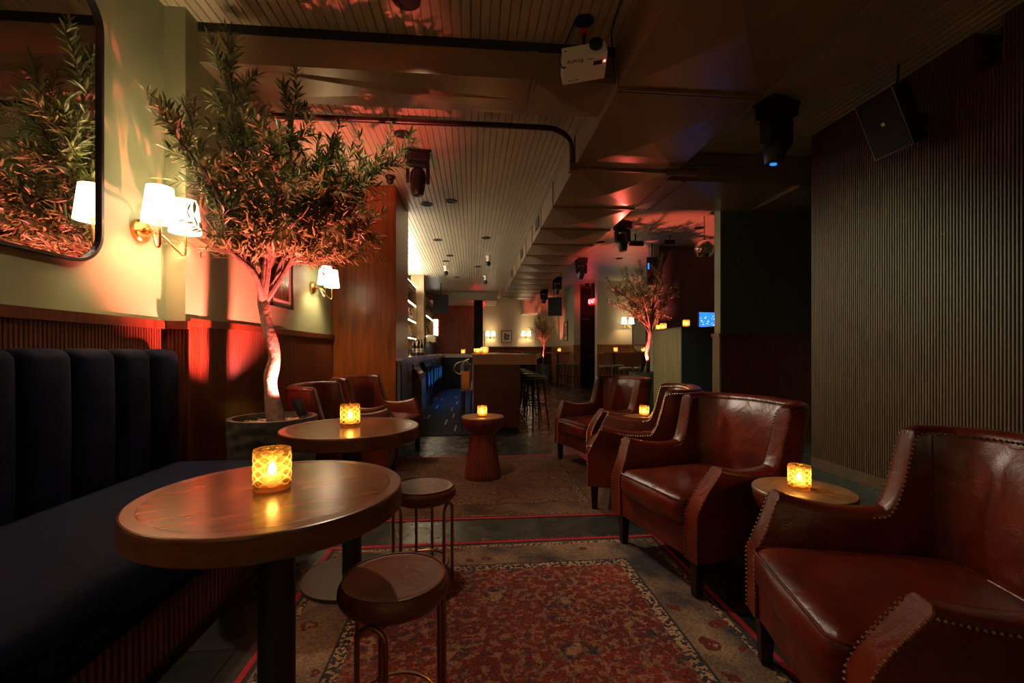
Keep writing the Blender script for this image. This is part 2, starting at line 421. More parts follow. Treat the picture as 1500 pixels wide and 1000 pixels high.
    def build(s, name, mat, parent=None, smooth=True, bevel=0.0, weld=False, seg=2, loc=None, rot=None, ang=38):
        me = bpy.data.meshes.new(name); me.from_pydata(s.v, [], s.f)
        bm = bmesh.new(); bm.from_mesh(me)
        if weld: bmesh.ops.remove_doubles(bm, verts=bm.verts, dist=1e-5)
        bmesh.ops.recalc_face_normals(bm, faces=bm.faces)
        bm.to_mesh(me); bm.free()
        me.materials.append(M[mat] if isinstance(mat, str) else mat)
        o = bpy.data.objects.new(name, me); C.objects.link(o)
        if parent is not None: o.parent = parent
        if loc: o.location = loc
        if rot: o.rotation_euler = rot
        if bevel:
            b = o.modifiers.new('bevel', 'BEVEL'); b.width = bevel; b.segments = seg; b.limit_method = 'ANGLE'; b.angle_limit = math.radians(40)
        if smooth:
            for p in me.polygons: p.use_smooth = True
            if hasattr(me, 'set_sharp_from_angle'): me.set_sharp_from_angle(angle=math.radians(ang))
        return o

def tag(o, label, cat, group=None, kind=None):
    o['label'] = label; o['category'] = cat
    if group: o['group'] = group
    if kind: o['kind'] = kind
    return o

def thing(name, label, cat, loc=(0, 0, 0), rz=0, group=None, kind=None):
    o = bpy.data.objects.new(name, None); o.empty_display_size = .1; C.objects.link(o)
    o.location = loc; o.rotation_euler = (0, 0, rz)
    return tag(o, label, cat, group, kind)

def struct(name, mb, mat, label=None, cat=None, parent=None, smooth=False, bevel=0.0):
    o = mb.build(name, mat, parent, smooth, bevel)
    if parent is None:
        o['kind'] = 'structure'
        if label: o['label'] = label
        if cat: o['category'] = cat
    return o

def dup(root, loc, rz, label, group=None):
    """a copy of a thing with copies of its parts, sub-parts and lamps"""
    kids = {}
    for o in bpy.data.objects:
        if o.parent: kids.setdefault(o.parent.name, []).append(o)
    r = root.copy(); C.objects.link(r); r.location = loc; r.rotation_euler = (0, 0, rz); r['label'] = label
    if group: r['group'] = group
    for ch in kids.get(root.name, []):
        c = ch.copy(); C.objects.link(c); c.parent = r
        for g in kids.get(ch.name, []):
            d = g.copy(); C.objects.link(d); d.parent = c
    return r

def smooth_path(pts, n=6):
    """Catmull-Rom through pts"""
    P = [Vector(p) for p in pts]; P = [P[0] * 2 - P[1]] + P + [P[-1] * 2 - P[-2]]; out = []
    for i in range(1, len(P) - 2):
        a, b, c, d = P[i - 1:i + 3]
        for k in range(n):
            t = k / n
            out.append(.5 * ((2 * b) + (c - a) * t + (2 * a - 5 * b + 4 * c - d) * t * t + (3 * b - a - 3 * c + d) * t ** 3))
    out.append(P[-2]); return out

def ribs(axis, fixed, a0, a1, z0, z1, pitch, depth, sign, gap=.22):
    """vertical reeded panelling: real half-round slats with grooves between, on plane axis=fixed"""
    mb = MB(); n = max(1, round((a1 - a0) / pitch)); p = (a1 - a0) / n; prof = []
    for k in range(n):
        b = a0 + k * p; g = p * gap
        prof += [(b, 0), (b + g * .5, 0), (b + g * .75, depth * .75), (b + g * 1.3, depth), (b + p - g * .8, depth), (b + p - g * .25, depth * .75)]
    prof.append((a1, 0)); rows = []
    for t, d in prof:
        q = fixed + sign * d
        pt = (q, t) if axis == 'x' else (t, q)
        rows.append([(pt[0], pt[1], z0), (pt[0], pt[1], z1)])
    mb.grid(rows)
    return mb

CEIL = 3.28
# ------------------------------------------------------------------ the room
struct('floor', MB().box(-2.2, 6.2, -2.3, 18.3, -.1, 0), 'floor', 'dark slate tile floor', 'floor')
mb = MB(); prof = []; x = -2.12; p = .062
while x < 6.1:
    prof += [(x, CEIL + .010), (x + .0035, CEIL + .010), (x + .008, CEIL)]
    x += p; prof.append((x - .0035, CEIL))
mb.grid([[(a, -2.3, z), (a, 18.3, z)] for a, z in prof])
mb.box(-2.2, 6.2, -2.3, 18.3, CEIL + .03, CEIL + .12)
struct('ceiling', mb, 'ceiling', 'cream beadboard ceiling', 'ceiling')
CAP = 1.33
def wains(name, axis, fixed, a0, a1, sign, cap=CAP, pitch=.021, mat='wains', z0=.1):
    """reeded wainscot, its cap rail and its plinth"""
    d = .012
    mb = ribs(axis, fixed, a0, a1, z0, cap - .05, pitch, d, sign)
    q0, q1 = sorted((fixed, fixed + sign * .03)); r0, r1 = sorted((fixed, fixed + sign * .02))
    if axis == 'x':
        mb.box(q0, q1, a0, a1, cap - .05, cap); mb.box(r0, r1, a0, a1, 0, z0)
    else:
        mb.box(a0, a1, q0, q1, cap - .05, cap); mb.box(a0, a1, r0, r1, 0, z0)
    return struct(name, mb, mat)
struct('wall_left', MB().box(-2.2, -1.9, -2.2, 2.945, 0, CEIL), 'paint', 'sage green wall above the navy bench', 'wall')
wains('trim_1', 'x', -1.9, -2.2, 2.945, 1)
struct('wall_left_rear', MB().box(-2.2, -1.775, 2.945, 5.87, 0, CEIL), 'paint', 'sage green wall behind the olive tree', 'wall')
wains('trim_2', 'x', -1.775, 2.945, 5.87, 1, CAP + .02)
wains('trim_3', 'y', 2.945, -1.9, -1.745, -1)
struct('pillar', MB().box(-1.775, -.981, 5.87, 6.98, 0, CEIL), 'pillar', 'oak veneered pillar at the end of the back bar', 'pillar', bevel=.006)
struct('wall_left_bar', MB().box(-2.2, -1.78, 6.98, 18, 0, CEIL), 'shelfwood', 'wall behind the back bar', 'wall')
struct('wall_back', MB().box(-2.2, 6.2, -2.35, -2.2, 0, CEIL), 'paint', 'wall behind the viewer', 'wall')
struct('wall_far', MB().box(.35, 6.2, 18, 18.2, 0, CEIL), 'paint_cream', 'cream wall at the far end of the room', 'wall')
wains('trim_4', 'y', 18, .35, 3.2, -1, 1.35)
struct('wall_far_bar', MB().box(-2.2, .35, 17.95, 18.2, 0, CEIL), 'pillar', 'dark wood wall behind the end of the bar', 'wall')
# reeded wall on the right with the slot near the ceiling
WR = 3.37
mb = ribs('x', WR, -2.2, 4.17, .1, 2.985, .0215, .011, -1, .3)
mb.box(WR, WR + .2, -2.2, 4.17, 0, 2.985); mb.box(WR - .016, WR, -2.2, 4.17, 0, .1)
mb.v, mb.f = mb.v, mb.f
for a0, a1 in ((-2.2, 2.56), (2.72, 4.17)):
    q = ribs('x', WR, a0, a1, 2.99, CEIL, .0215, .011, -1, .3); mb.add(q.v, q.f); mb.box(WR, WR + .2, a0, a1, 2.99, CEIL)
struct('wall_right', mb, 'tambour', 'dark reeded wood wall on the right', 'wall')
struct('wall_corridor', MB().box(5.5, 5.7, -2.2, 5.54, 0, CEIL), 'paint_dark', 'dark corridor wall', 'wall')
struct('wall_partition', MB().box(3.21, 6.2, 5.54, 5.67, 0, CEIL), M['paint_dark'], 'dark green partition beyond the armchairs', 'wall')
struct('trim_5', MB().box(3.2, 3.212, 5.535, 5.675, 0, CEIL), 'paint')
wains('trim_6', 'y', 5.54, 3.2, 5.5, -1, 1.38)
struct('trim_7', MB().box(3.165, 3.2, 5.505, 5.70, 1.33, 1.38).box(3.18, 3.2, 5.52, 5.69, 0, 1.33), 'shelfwood')
struct('wall_booth', MB().box(3.72, 6.2, 8.75, 8.9, 0, CEIL), 'paint_navy', 'charcoal wall behind the booth', 'wall')
struct('pillar_green', MB().box(3.60, 3.715, 8.65, 8.9, 0, CEIL), 'paint', 'slim sage pillar at the corner of the charcoal wall', 'pillar')
struct('wall_right_rear', MB().box(6.0, 6.2, 5.67, 18, 0, CEIL), 'paint_cream', 'cream side wall', 'wall')
struct('wall_middle', MB().box(3.73, 6.0, 13.2, 13.4, 0, CEIL), 'paint_cream', 'cream wall beside the exit alcove', 'wall')
struct('trim_8', MB().box(3.73, 4.35, 13.12, 13.2, 0, CEIL), 'paint_cream')
wains('trim_9', 'y', 13.12, 3.72, 6.0, -1, 1.36, .04, 'hightop')
struct('wall_alcove', MB().box(3.42, 6.0, 15, 15.2, 0, CEIL), 'paint_dark', 'dark wall of the exit alcove', 'wall')
struct('wall_pier', MB().box(3.22, 3.42, 14, 18, 0, CEIL), 'paint', 'sage pier left of the exit alcove', 'wall')
wains('trim_10', 'y', 14, 3.22, 3.42, -1, 1.36, .03, 'hightop')
wains('trim_11', 'x', 3.22, 14, 18, -1, 1.36, .03, 'hightop')
struct('trim_12', MB().box(-2.2, .9, 16.2, 18, 2.98, CEIL), 'ceiling')
struct('trim_13', MB().box(1.95, 2.6, 16.9, 18, 2.62, CEIL), 'paint_cream')
# square stone column in the back bar
struct('column', MB().box(-1.70, -1.345, 12.6, 12.95, 1.064, CEIL), 'shelfwood', 'pale stone clad column in the back bar', 'column')

# exit door in the alcove
d = struct('door_1', MB().box(3.68, 4.65, 14.95, 15.0, 0, 2.36), 'black', 'black fire door under the exit sign', 'door')
MB().tube([(3.95, 14.88, 1.0), (4.5, 14.88, 1.0)], .022).box(3.93, 3.99, 14.88, 14.95, .97, 1.03).build('push_bar', 'steel', d)
MB().box(3.74, 3.95, 14.9, 14.95, 2.24, 2.27).build('door_closer', 'steel', d)

# ------------------------------------------------------------------ ducts, conduits
def cross_panel(mb, x0, x1, y0, y1, z, drop):
    cx, cy = (x0 + x1) / 2, (y0 + y1) / 2
    mb.add([(x0, y0, z), (x1, y0, z), (x1, y1, z), (x0, y1, z), (cx, cy, z - drop)], [(0, 1, 4), (1, 2, 4), (2, 3, 4), (3, 0, 4)])
DX0, DX1, DZ = 1.01, 2.05, 2.965
main = thing('air_duct', 'long brown sheet metal air duct running the length of the room', 'air duct', (0, 0, 0))
ys = [-2.2, -.9, .4, 1.72, 3.03, 4.36, 5.55, 6.55, 7.5, 8.4, 9.3, 10.2, 11.1, 12.0, 12.9, 13.8, 14.8, 15.8]
mb = MB()
for a, b in zip(ys, ys[1:]): cross_panel(mb, DX0, DX1, a, b, DZ, .045)
mb.add([(DX0, ys[0], DZ), (DX0, ys[-1], DZ), (DX0, ys[-1], CEIL - .01), (DX0, ys[0], CEIL - .01)], [(0, 1, 2, 3)])
mb.add([(DX1, ys[0], DZ), (DX1, ys[-1], DZ), (DX1, ys[-1], CEIL - .01), (DX1, ys[0], CEIL - .01)], [(0, 1, 2, 3)])
mb.add([(DX0, ys[-1], DZ), (DX1, ys[-1], DZ), (DX1, ys[-1], CEIL - .01), (DX0, ys[-1], CEIL - .01)], [(0, 1, 2, 3)])
mb.build('duct_casing', 'duct', main, False)
for i, y in enumerate(ys[1:-1]):
    t = MB().box(DX0 - .006, DX1 + .006, y - .022, y - .008, DZ - .02, DZ + .002).box(DX0 - .006, DX1 + .006, y + .008, y + .022, DZ - .02, DZ + .002)
    t.box(DX0 - .012, DX0, y - .02, y + .02, DZ - .01, CEIL - .012)
    t.build('seam_flange', 'duct', main, False)
for y in (6.9, 9.1, 11.4):
    g = MB().box(DX0 - .012, DX0 - .001, y - .18, y + .18, 3.06, 3.22).build('air_grille', 'sockets', main, False)
cd = thing('air_duct', 'brown metal duct crossing above the olive tree to meet the long duct', 'air duct', (0, 0, 0))
CY0, CY1, CZ0, CZ1 = 3.08, 3.53, 3.03, 3.222
mb = MB(); xs = [-1.775, .42, 1.008]
mb.add([(-1.775, CY0, CZ0), (1.008, CY0, CZ0), (1.008, CY0, CZ1), (-1.775, CY0, CZ1)], [(0, 1, 2, 3)])
mb.add([(-1.775, CY1, CZ0), (1.008, CY1, CZ0), (1.008, CY1, CZ1), (-1.775, CY1, CZ1)], [(0, 1, 2, 3)])
mb.add([(-1.775, CY0, CZ1), (1.008, CY0, CZ1), (1.008, CY1, CZ1), (-1.775, CY1, CZ1)], [(0, 1, 2, 3)])
# creased underside
mb.add([(-1.775, CY0, CZ0), (.42, CY0, CZ0), (.42, CY1, CZ0), (-1.775, CY1, CZ0), (-.5, 3.30, CZ0 - .022), (.30, 3.33, CZ0 - .004)], [(0, 1, 5, 4), (1, 2, 5), (2, 3, 4, 5), (3, 0, 4)])
mb.add([(.42, CY0, CZ0), (1.008, CY0, CZ0), (1.008, CY1, CZ0), (.42, CY1, CZ0), (.70, 3.32, CZ0 - .022)], [(0, 1, 4), (1, 2, 4), (2, 3, 4), (3, 0, 4)])
mb.build('duct_casing', 'duct', cd, False)
for xx in (-1.62, .42):
    MB().box(xx - .03, xx - .018, CY0 - .012, CY1 + .01, CZ0 - .018, CZ0 + .001).box(xx + .018, xx + .03, CY0 - .012, CY1 + .01, CZ0 - .018, CZ0 + .001).box(xx - .03, xx + .03, CY0 - .01, CY0, CZ0, CZ1).build('seam_flange', 'duct', cd, False)
MB().box(-1.775, 1.0, CY0 - .01, CY1 - .1, CZ1, CEIL).build('hanger_strip', 'sockets', cd, False)
sd = thing('air_duct', 'wide brown metal duct crossing to the right wall beyond the hanging stage light', 'air duct', (0, 0, 0))
SY0, SY1 = 4.60, 5.535
mb = MB(); sx = [DX1 + .006, 2.25, 3.58, 4.6, 5.49]
for a, b in zip(sx, sx[1:]): cross_panel(mb, a, b, SY0, SY1, DZ, .03)
for yy in (SY0, SY1): mb.add([(sx[0], yy, DZ), (sx[-1], yy, DZ), (sx[-1], yy, CEIL - .01), (sx[0], yy, CEIL - .01)], [(0, 1, 2, 3)])
mb.build('duct_casing', 'duct', sd, False)
for xx in sx[1:-1]:
    MB().box(xx - .02, xx - .008, SY0 - .005, SY1, DZ - .02, DZ + .002).box(xx + .008, xx + .02, SY0 - .005, SY1, DZ - .02, DZ + .002).build('seam_flange', 'duct', sd, False)
tag(MB().tube([(2.0, 4.55, 3.10), (3.35, 4.55, 3.10)], .014, 8).build('conduit_pipe', 'pipe'), 'thin conduit along the face of the duct behind the hanging stage light', 'pipe')
tag(MB().tube(smooth_path([(-1.76, 4.12, 3.225), (-.5, 4.12, 3.225), (.60, 4.12, 3.225), (.80, 4.14, 3.21), (.92, 4.2, 3.16), (.955, 4.24, 3.06), (.96, 4.26, 2.93)], 6), .026, 10).build('conduit_pipe', 'pipe_dark'), 'dark red pipe crossing the beadboard ceiling and bending down at the long duct', 'pipe')
tag(MB().tube([(.97, 4.26, 2.915), (2.0, 4.26, 2.915)], .017, 10).tube([(1.9, 4.26, 2.915), (2.22, 4.26, 2.915)], .034, 12).box(.93, 1.02, 4.22, 4.30, 2.88, 2.95).build('conduit_pipe', 'pipe'), 'brown conduit under the long duct with a fat end fitting', 'pipe')

# ------------------------------------------------------------------ bench
bench = thing('banquette_bench', 'navy velvet bench with channelled back along the left wall', 'bench', (-1.45, 0, 0))
BX = 1.45
def offx(mb): mb.v = [(a + BX, b, c) for a, b, c in mb.v]; return mb
y = 2.84; chan = []
while y > -2.1: chan.append((max(y - .238, -2.15), y)); y -= .238
for a, b in chan:
    m_ = MB().rbox((-1.797, (a + b) / 2, .80), (.066, (b - a) / 2 + .001, .355), .055, 4, (.022, 0, .0)); offx(m_).build('back_channel', 'velvet', bench, weld=True)
m_ = MB().rbox((-1.41, .345, .375), (.365, 2.495, .125), .075, 6, (0, 0, .02)); offx(m_).build('seat_cushion', 'velvet', bench, weld=True)
m_ = ribs('x', -1.075, -2.15, 2.82, .08, .27, .028, .010, 1); m_.box(-1.86, -1.075, -2.15, 2.82, .08, .26); m_.box(-1.86, -1.12, -2.15, 2.82, 0, .08)
offx(m_).build('plinth', 'wains', bench, False)

# ------------------------------------------------------------------ mirror
mir = thing('wall_mirror', 'rounded corner wall mirror with thin dark frame above the bench', 'mirror', (-1.9, 1.9, 2.25))
def rrect(hw, hh, r, n=10):
    out = []
    for cx, cz, a0 in ((hw - r, hh - r, 0), (-hw + r, hh - r, 90), (-hw + r, -hh + r, 180), (hw - r, -hh + r, 270)):
        for k in range(n + 1):
            a = math.radians(a0 + 90 * k / n); out.append((cx + r * math.cos(a), cz + r * math.sin(a)))
    return out
o_ = rrect(.555, .68, .17); i_ = rrect(.54, .665, .155); n_ = len(o_)
mb = MB()
rows = [[(.0, *o_[k]), (.03, *o_[k]), (.03, *i_[k]), (.012, *i_[k])] for k in range(n_)]
mb.grid(rows, True); mb.build('frame', 'black', mir, False)
mb = MB(); mb.add([(.014, *q) for q in i_], [tuple(range(n_))]); mb.build('mirror_glass', 'mirror', mir, False)

# ------------------------------------------------------------------ sconces
def sconce(label, loc, rz, up=5.0, glow=2.0):
    t = thing('wall_sconce', label, 'wall lamp', loc, rz, 'brass wall sconces')
    MB().lathe([(.0, .0), (.066, .0), (.066, .022), (.058, .03), (.0, .034)], 32, (0, 0, 0), 'x').lathe([(.02, .03), (.018, .05), (.0, .055)], 16, (0, 0, 0), 'x').build('backplate', 'brass', t)
    for s in (-1, 1):
        pts = smooth_path([(.03, 0, 0), (.07, s * .02, .0), (.10, s * .04, -.015), (.155, s * .095, -.095), (.175, s * .108, -.112), (.185, s * .11, -.09), (.185, s * .11, .06)], 5)
        a = MB().tube(pts, .0065, 10).build('arm', 'brass', t)
        MB().cyl((.185, s * .11, .03), .014, .05, 12).build('lamp_holder', 'brass', a)
        z0, z1, rb, rt = .022, .215, .084, .062
        rows = []
        for k in range(32):
            an = 2 * PI * k / 32; ca, sa = math.cos(an), math.sin(an)
            rows.append([(.185 + rb * ca, s * .11 + rb * sa, z0), (.185 + rt * ca, s * .11 + rt * sa, z1), (.185 + (rt - .002) * ca, s * .11 + (rt - .002) * sa, z1), (.185 + (rb - .002) * ca, s * .11 + (rb - .002) * sa, z0), (.185 + rb * ca, s * .11 + rb * sa, z0)])
        sh = MB().grid(rows, True).build('lamp_shade', 'shade', t)
        MB().ball((.185, s * .11, .10), .022, 12, 8).build('bulb', 'bulblit', sh)
        point('sconce_light', (.185, s * .11, .10), up * 2.1, WARM, .026, t)
    return t
sconce('two-arm brass wall sconce beside the wall mirror above the bench', (-1.9, 2.735, 1.83), 0, 12)
sconce('two-arm brass wall sconce between the framed print and the oak pillar', (-1.775, 5.13, 1.85), 0, 19)
sconce('two-arm brass wall sconce behind the crown of the middle olive tree', (4.60, 13.12, 1.95), -PI / 2, 8)
sconce('two-arm brass wall sconce on the far cream wall right of the square print', (2.149, 18.0, 1.75), -PI / 2, 9)
sconce('two-arm brass wall sconce on the far cream wall left of the square print', (.72, 18.0, 1.74), -PI / 2, 9)
sconce('added unseen two-arm brass wall sconce on the left wall at the near end of the bench', (-1.9, .30, 1.83), 0, 8)  # added out of view for warm light from the front left
sconce('added unseen two-arm brass wall sconce on the rear wall, left of the two', (-.7, -2.2, 1.83), PI / 2, 18)  # rear pair added behind the camera for warm frontal light
sconce('added unseen two-arm brass wall sconce on the rear wall, right of the two', (1.9, -2.2, 1.83), PI / 2, 17)  # second of the added pair, also out of view

# ------------------------------------------------------------------ pictures
def picture(label, loc, rz, hw, hh, pm, art, fw=.022, mat_w=.06):
    t = thing('framed_picture', label, 'picture', loc, rz)
    mb = MB()
    for q in ((-hw, hw, hh - fw, hh), (-hw, hw, -hh, -hh + fw), (-hw, -hw + fw, -hh, hh), (hw - fw, hw, -hh, hh)): mb.box(.0, .03, q[0], q[1], q[2], q[3])
    mb.build('frame', 'black', t, False)
    MB().box(.004, .012, -hw + fw, hw - fw, -hh + fw, hh - fw).build('mat_board', pm, t, False)
    a = MB().box(.012, .0135, -hw + fw + mat_w, hw - fw - mat_w, -hh + fw + mat_w, hh - fw - mat_w).build('print', art, t, False)
    return t, a
picture('framed dark brown print hanging behind the trunk of the nearest olive tree', (-1.775, 4.32, 1.815), 0, .235, .265, 'paper', 'print_dark', .02, .05)
t, a = picture('square black framed print on the far cream wall between two sconces', (1.372, 18.0, 1.745), -PI / 2, .215, .25, 'paper', 'paper', .022, .08)
MB().box(.0136, .0142, -.10, .0, -.13, .13).build('blue_shape', 'print_blue', a, False)
MB().lathe([(.05, 0), (.05, .002)], 20, (.0143, .06, .04), 'x').lathe([(.045, 0), (.045, .002)], 20, (.0143, .05, -.07), 'x').build('dark_shape', 'black', a, False)
t, a = picture('small black framed print with a red shape on the sage pier beyond the bar', (3.22, 15.2, 1.84), PI, .30, .33, 'paper', 'print_red', .03, .12)

# ------------------------------------------------------------------ cocktail tables
def cocktail(label, loc, rz):
    t = thing('cocktail_table', label, 'table', loc, rz, 'round walnut cocktail tables')
    R = .332
    top = MB().lathe([(0, .758), (R - .035, .758)], 64).build('tabletop', 'table', t, False)
    MB().lathe([(R - .0342, .757), (R - .0338, .758), (R - .006, .758), (R - .002, .7565), (R, .752), (R, .700), (R - .004, .696), (0, .696)], 96, cap=False).build('edge_band', 'tableedge', t, ang=14)
    MB().cyl((0, 0, .02), .047, .675, 24).build('column', 'black', t)
    MB().lathe([(.0, 0), (.235, 0), (.24, .004), (.238, .014), (.06, .02), (0, .02)], 48).build('base', 'darkgrey', t)
    MB().cyl((0, 0, .68), .10, .016, 24).build('mounting_plate', 'black', t)
    return t
cocktail('round walnut cocktail table nearest the viewer beside the bench', (-.534, 1.278, .006), .5)
cocktail('round walnut cocktail table further back in front of the planter', (-.605, 2.315, .006), 1.2)

# ------------------------------------------------------------------ candle holders
def candle_proto(label, loc, group='amber glass candle holders', r=.047, h=.108, power=.36):
    t = thing('candle_holder', label, 'candle', loc, 0, group)
    seg, rw = 120, 54; rows = []
    for k in range(seg):
        a = 2 * PI * k / seg; row = []
        for i in range(rw + 1):
            z = h * i / rw
            u = a / (2 * PI) * 8; v = z / h * 4.5
            rel = 0.0
            if .12 < i / rw < .94:
                fu, fv = (u + v) % 1 - .5, (u - v) % 1 - .5
                rel = .0016 * (max(abs(fu), abs(fv)) > .40)
                cu, cv = (u % 1) - .5, (v % 1) - .5
                for qu, qv in ((cu, cv), (((u + .5) % 1) - .5, ((v + .5) % 1) - .5)):
                    dd = math.hypot(qu, qv)
                    if .10 < dd < .19 or dd < .05: rel = .0016
            rr = r + rel - (.001 if i in (0, rw) else 0)
            row.append((rr * math.cos(a), rr * math.sin(a), z))
        row += [((r - .004) * math.cos(a), (r - .004) * math.sin(a), h), ((r - .005) * math.cos(a), (r - .005) * math.sin(a), .012)]
        row.append((0, 0, .012)); rows.append(row)
    gl = MB().grid(rows, True).build('glass', 'amber', t)
    at = gl.data.attributes.new('relief', 'FLOAT', 'POINT')
    for v in gl.data.vertices: at.data[v.index].value = 1.0 if math.hypot(v.co.x, v.co.y) > r + .0005 else 0.0
    c = MB().lathe([(0, .0125), (r * .52, .0125), (r * .52, .036), (r * .4, .0345), (0, .034)], 20).build('tea_light', 'wax', t)
    MB().lathe([(0, .036), (.008, .041), (.0115, .050), (.008, .062), (0, .076)], 12).build('flame', 'flame', c)
    point('candle_light', (0, 0, .062), power, FLAME, .012, t)
    return t
cp = candle_proto('amber patterned candle holder on the nearest walnut table', (-.552, 1.292, .7645), 'amber glass candle holders')
def candle(label, loc, s=1.0):
    o = dup(cp, loc, 0, label); o.scale = (s, s, s); return o
candle('amber candle holder on the second walnut table in front of the planter', (-.622, 2.347, .7645))
candle('amber candle holder on the reddish drum table in the middle of the aisle', (.088, 4.05, .557), .9)
candle('amber candle holder on the drum table between the two nearest armchairs', (1.395, 1.80, .557), .9)
candle('amber candle holder on the drum table between the two far right armchairs', (1.555, 3.94, .557), .9)
candle('amber candle holder on the drum table between the left armchairs', (-1.29, 4.40, .551), .9)

# ------------------------------------------------------------------ leather stools
def stool(label, loc, rz):
    t = thing('round_stool', label, 'stool', loc, rz, 'round leather stools with brass legs')
    R = .158
    prof = [(0, .462)] + [(R * .93 * k / 6, .462 - .004 * (k / 6) ** 3) for k in range(1, 7)]
    prof += [(R * .955, .4605), (R * .965, .456), (R * .99, .452), (R + .004, .440), (R + .006, .425), (R + .002, .410), (R * .97, .402), (R * .9, .398), (0, .398)]
    s = MB().lathe(prof, 56).build('seat', 'leather_stool', t)
    MB().tube([(R * .952 * math.cos(2 * PI * k / 48), R * .952 * math.sin(2 * PI * k / 48), .4595) for k in range(48)], .0032, 8, True).build('piping', 'leather_stool', s)
    MB().cyl((0, 0, .388), .135, .012, 32).build('seat_plate', 'bronze', t)
    for q in range(3):
        a = 2 * PI * q / 3; ca, sa = math.cos(a), math.sin(a); hw = .042; pts = []
        for k in range(0, 3): pts.append((-hw, .004 + k * .17))
        for k in range(1, 12): pts.append((-hw * math.cos(PI * k / 11), .344 + hw * math.sin(PI * k / 11)))
        for k in range(2, -1, -1): pts.append((hw, .004 + k * .17))
        r_ = .142
        MB().tube([(r_ * ca - u * sa, r_ * sa + u * ca, z) for u, z in pts], .0075, 10).build('leg', 'bronze', t)
    MB().tube([(.128 * math.cos(2 * PI * k / 40), .128 * math.sin(2 * PI * k / 40), .075) for k in range(40)], .006, 8, True).build('foot_ring', 'bronze', t)
    return t
s0 = stool('round brown leather stool on brass hairpin legs nearest the viewer', (-.234, 1.376, .006), -1.85)
dup(s0, (-.247, 2.29, .006), -.45, 'round brown leather stool on brass hairpin legs half hidden behind the nearest table')

# ------------------------------------------------------------------ drum tables
def drum(label, loc, rz=0):
    t = thing('drum_table', label, 'side table', loc, rz, 'hourglass drum tables')
    R = .193; H = .55
    MB().lathe([(0, H), (R - .004, H), (R, H - .005), (R, H - .014)], 48, cap=False).build('tabletop', 'drumwood', t)
    MB().lathe([(R, H - .014), (R * .985, H - .04), (R * .90, H - .085), (R * .74, H - .13), (R * .58, H - .155), (0, H - .155)], 48).build('bowl', 'drumred', t)
    prof = [(.112, H - .152), (.112, H - .17), (.118, .34), (.128, .24), (.141, .14), (.153, .05), (.158, .01), (.155, 0)]
    MB().lathe(prof, 144, flute=lambda i, k: 1 + (.05 * abs(math.sin(PI * k / 4.0)) if i > 0 else 0)).build('fluted_base', 'drumred', t)
    return t
dr = drum('hourglass drum table with reddish fluted base standing alone in the aisle', (.093, 4.076, .006))
dup(dr, (1.40, 1.785, .006), .7, 'hourglass drum table between the two armchairs nearest the viewer')
dup(dr, (1.53, 3.90, .006), .4, 'hourglass drum table between the two far right armchairs')
o = dup(dr, (-1.30, 4.42, .0), .2, 'hourglass drum table between the two left armchairs'); o.scale = (.85, .85, 1)

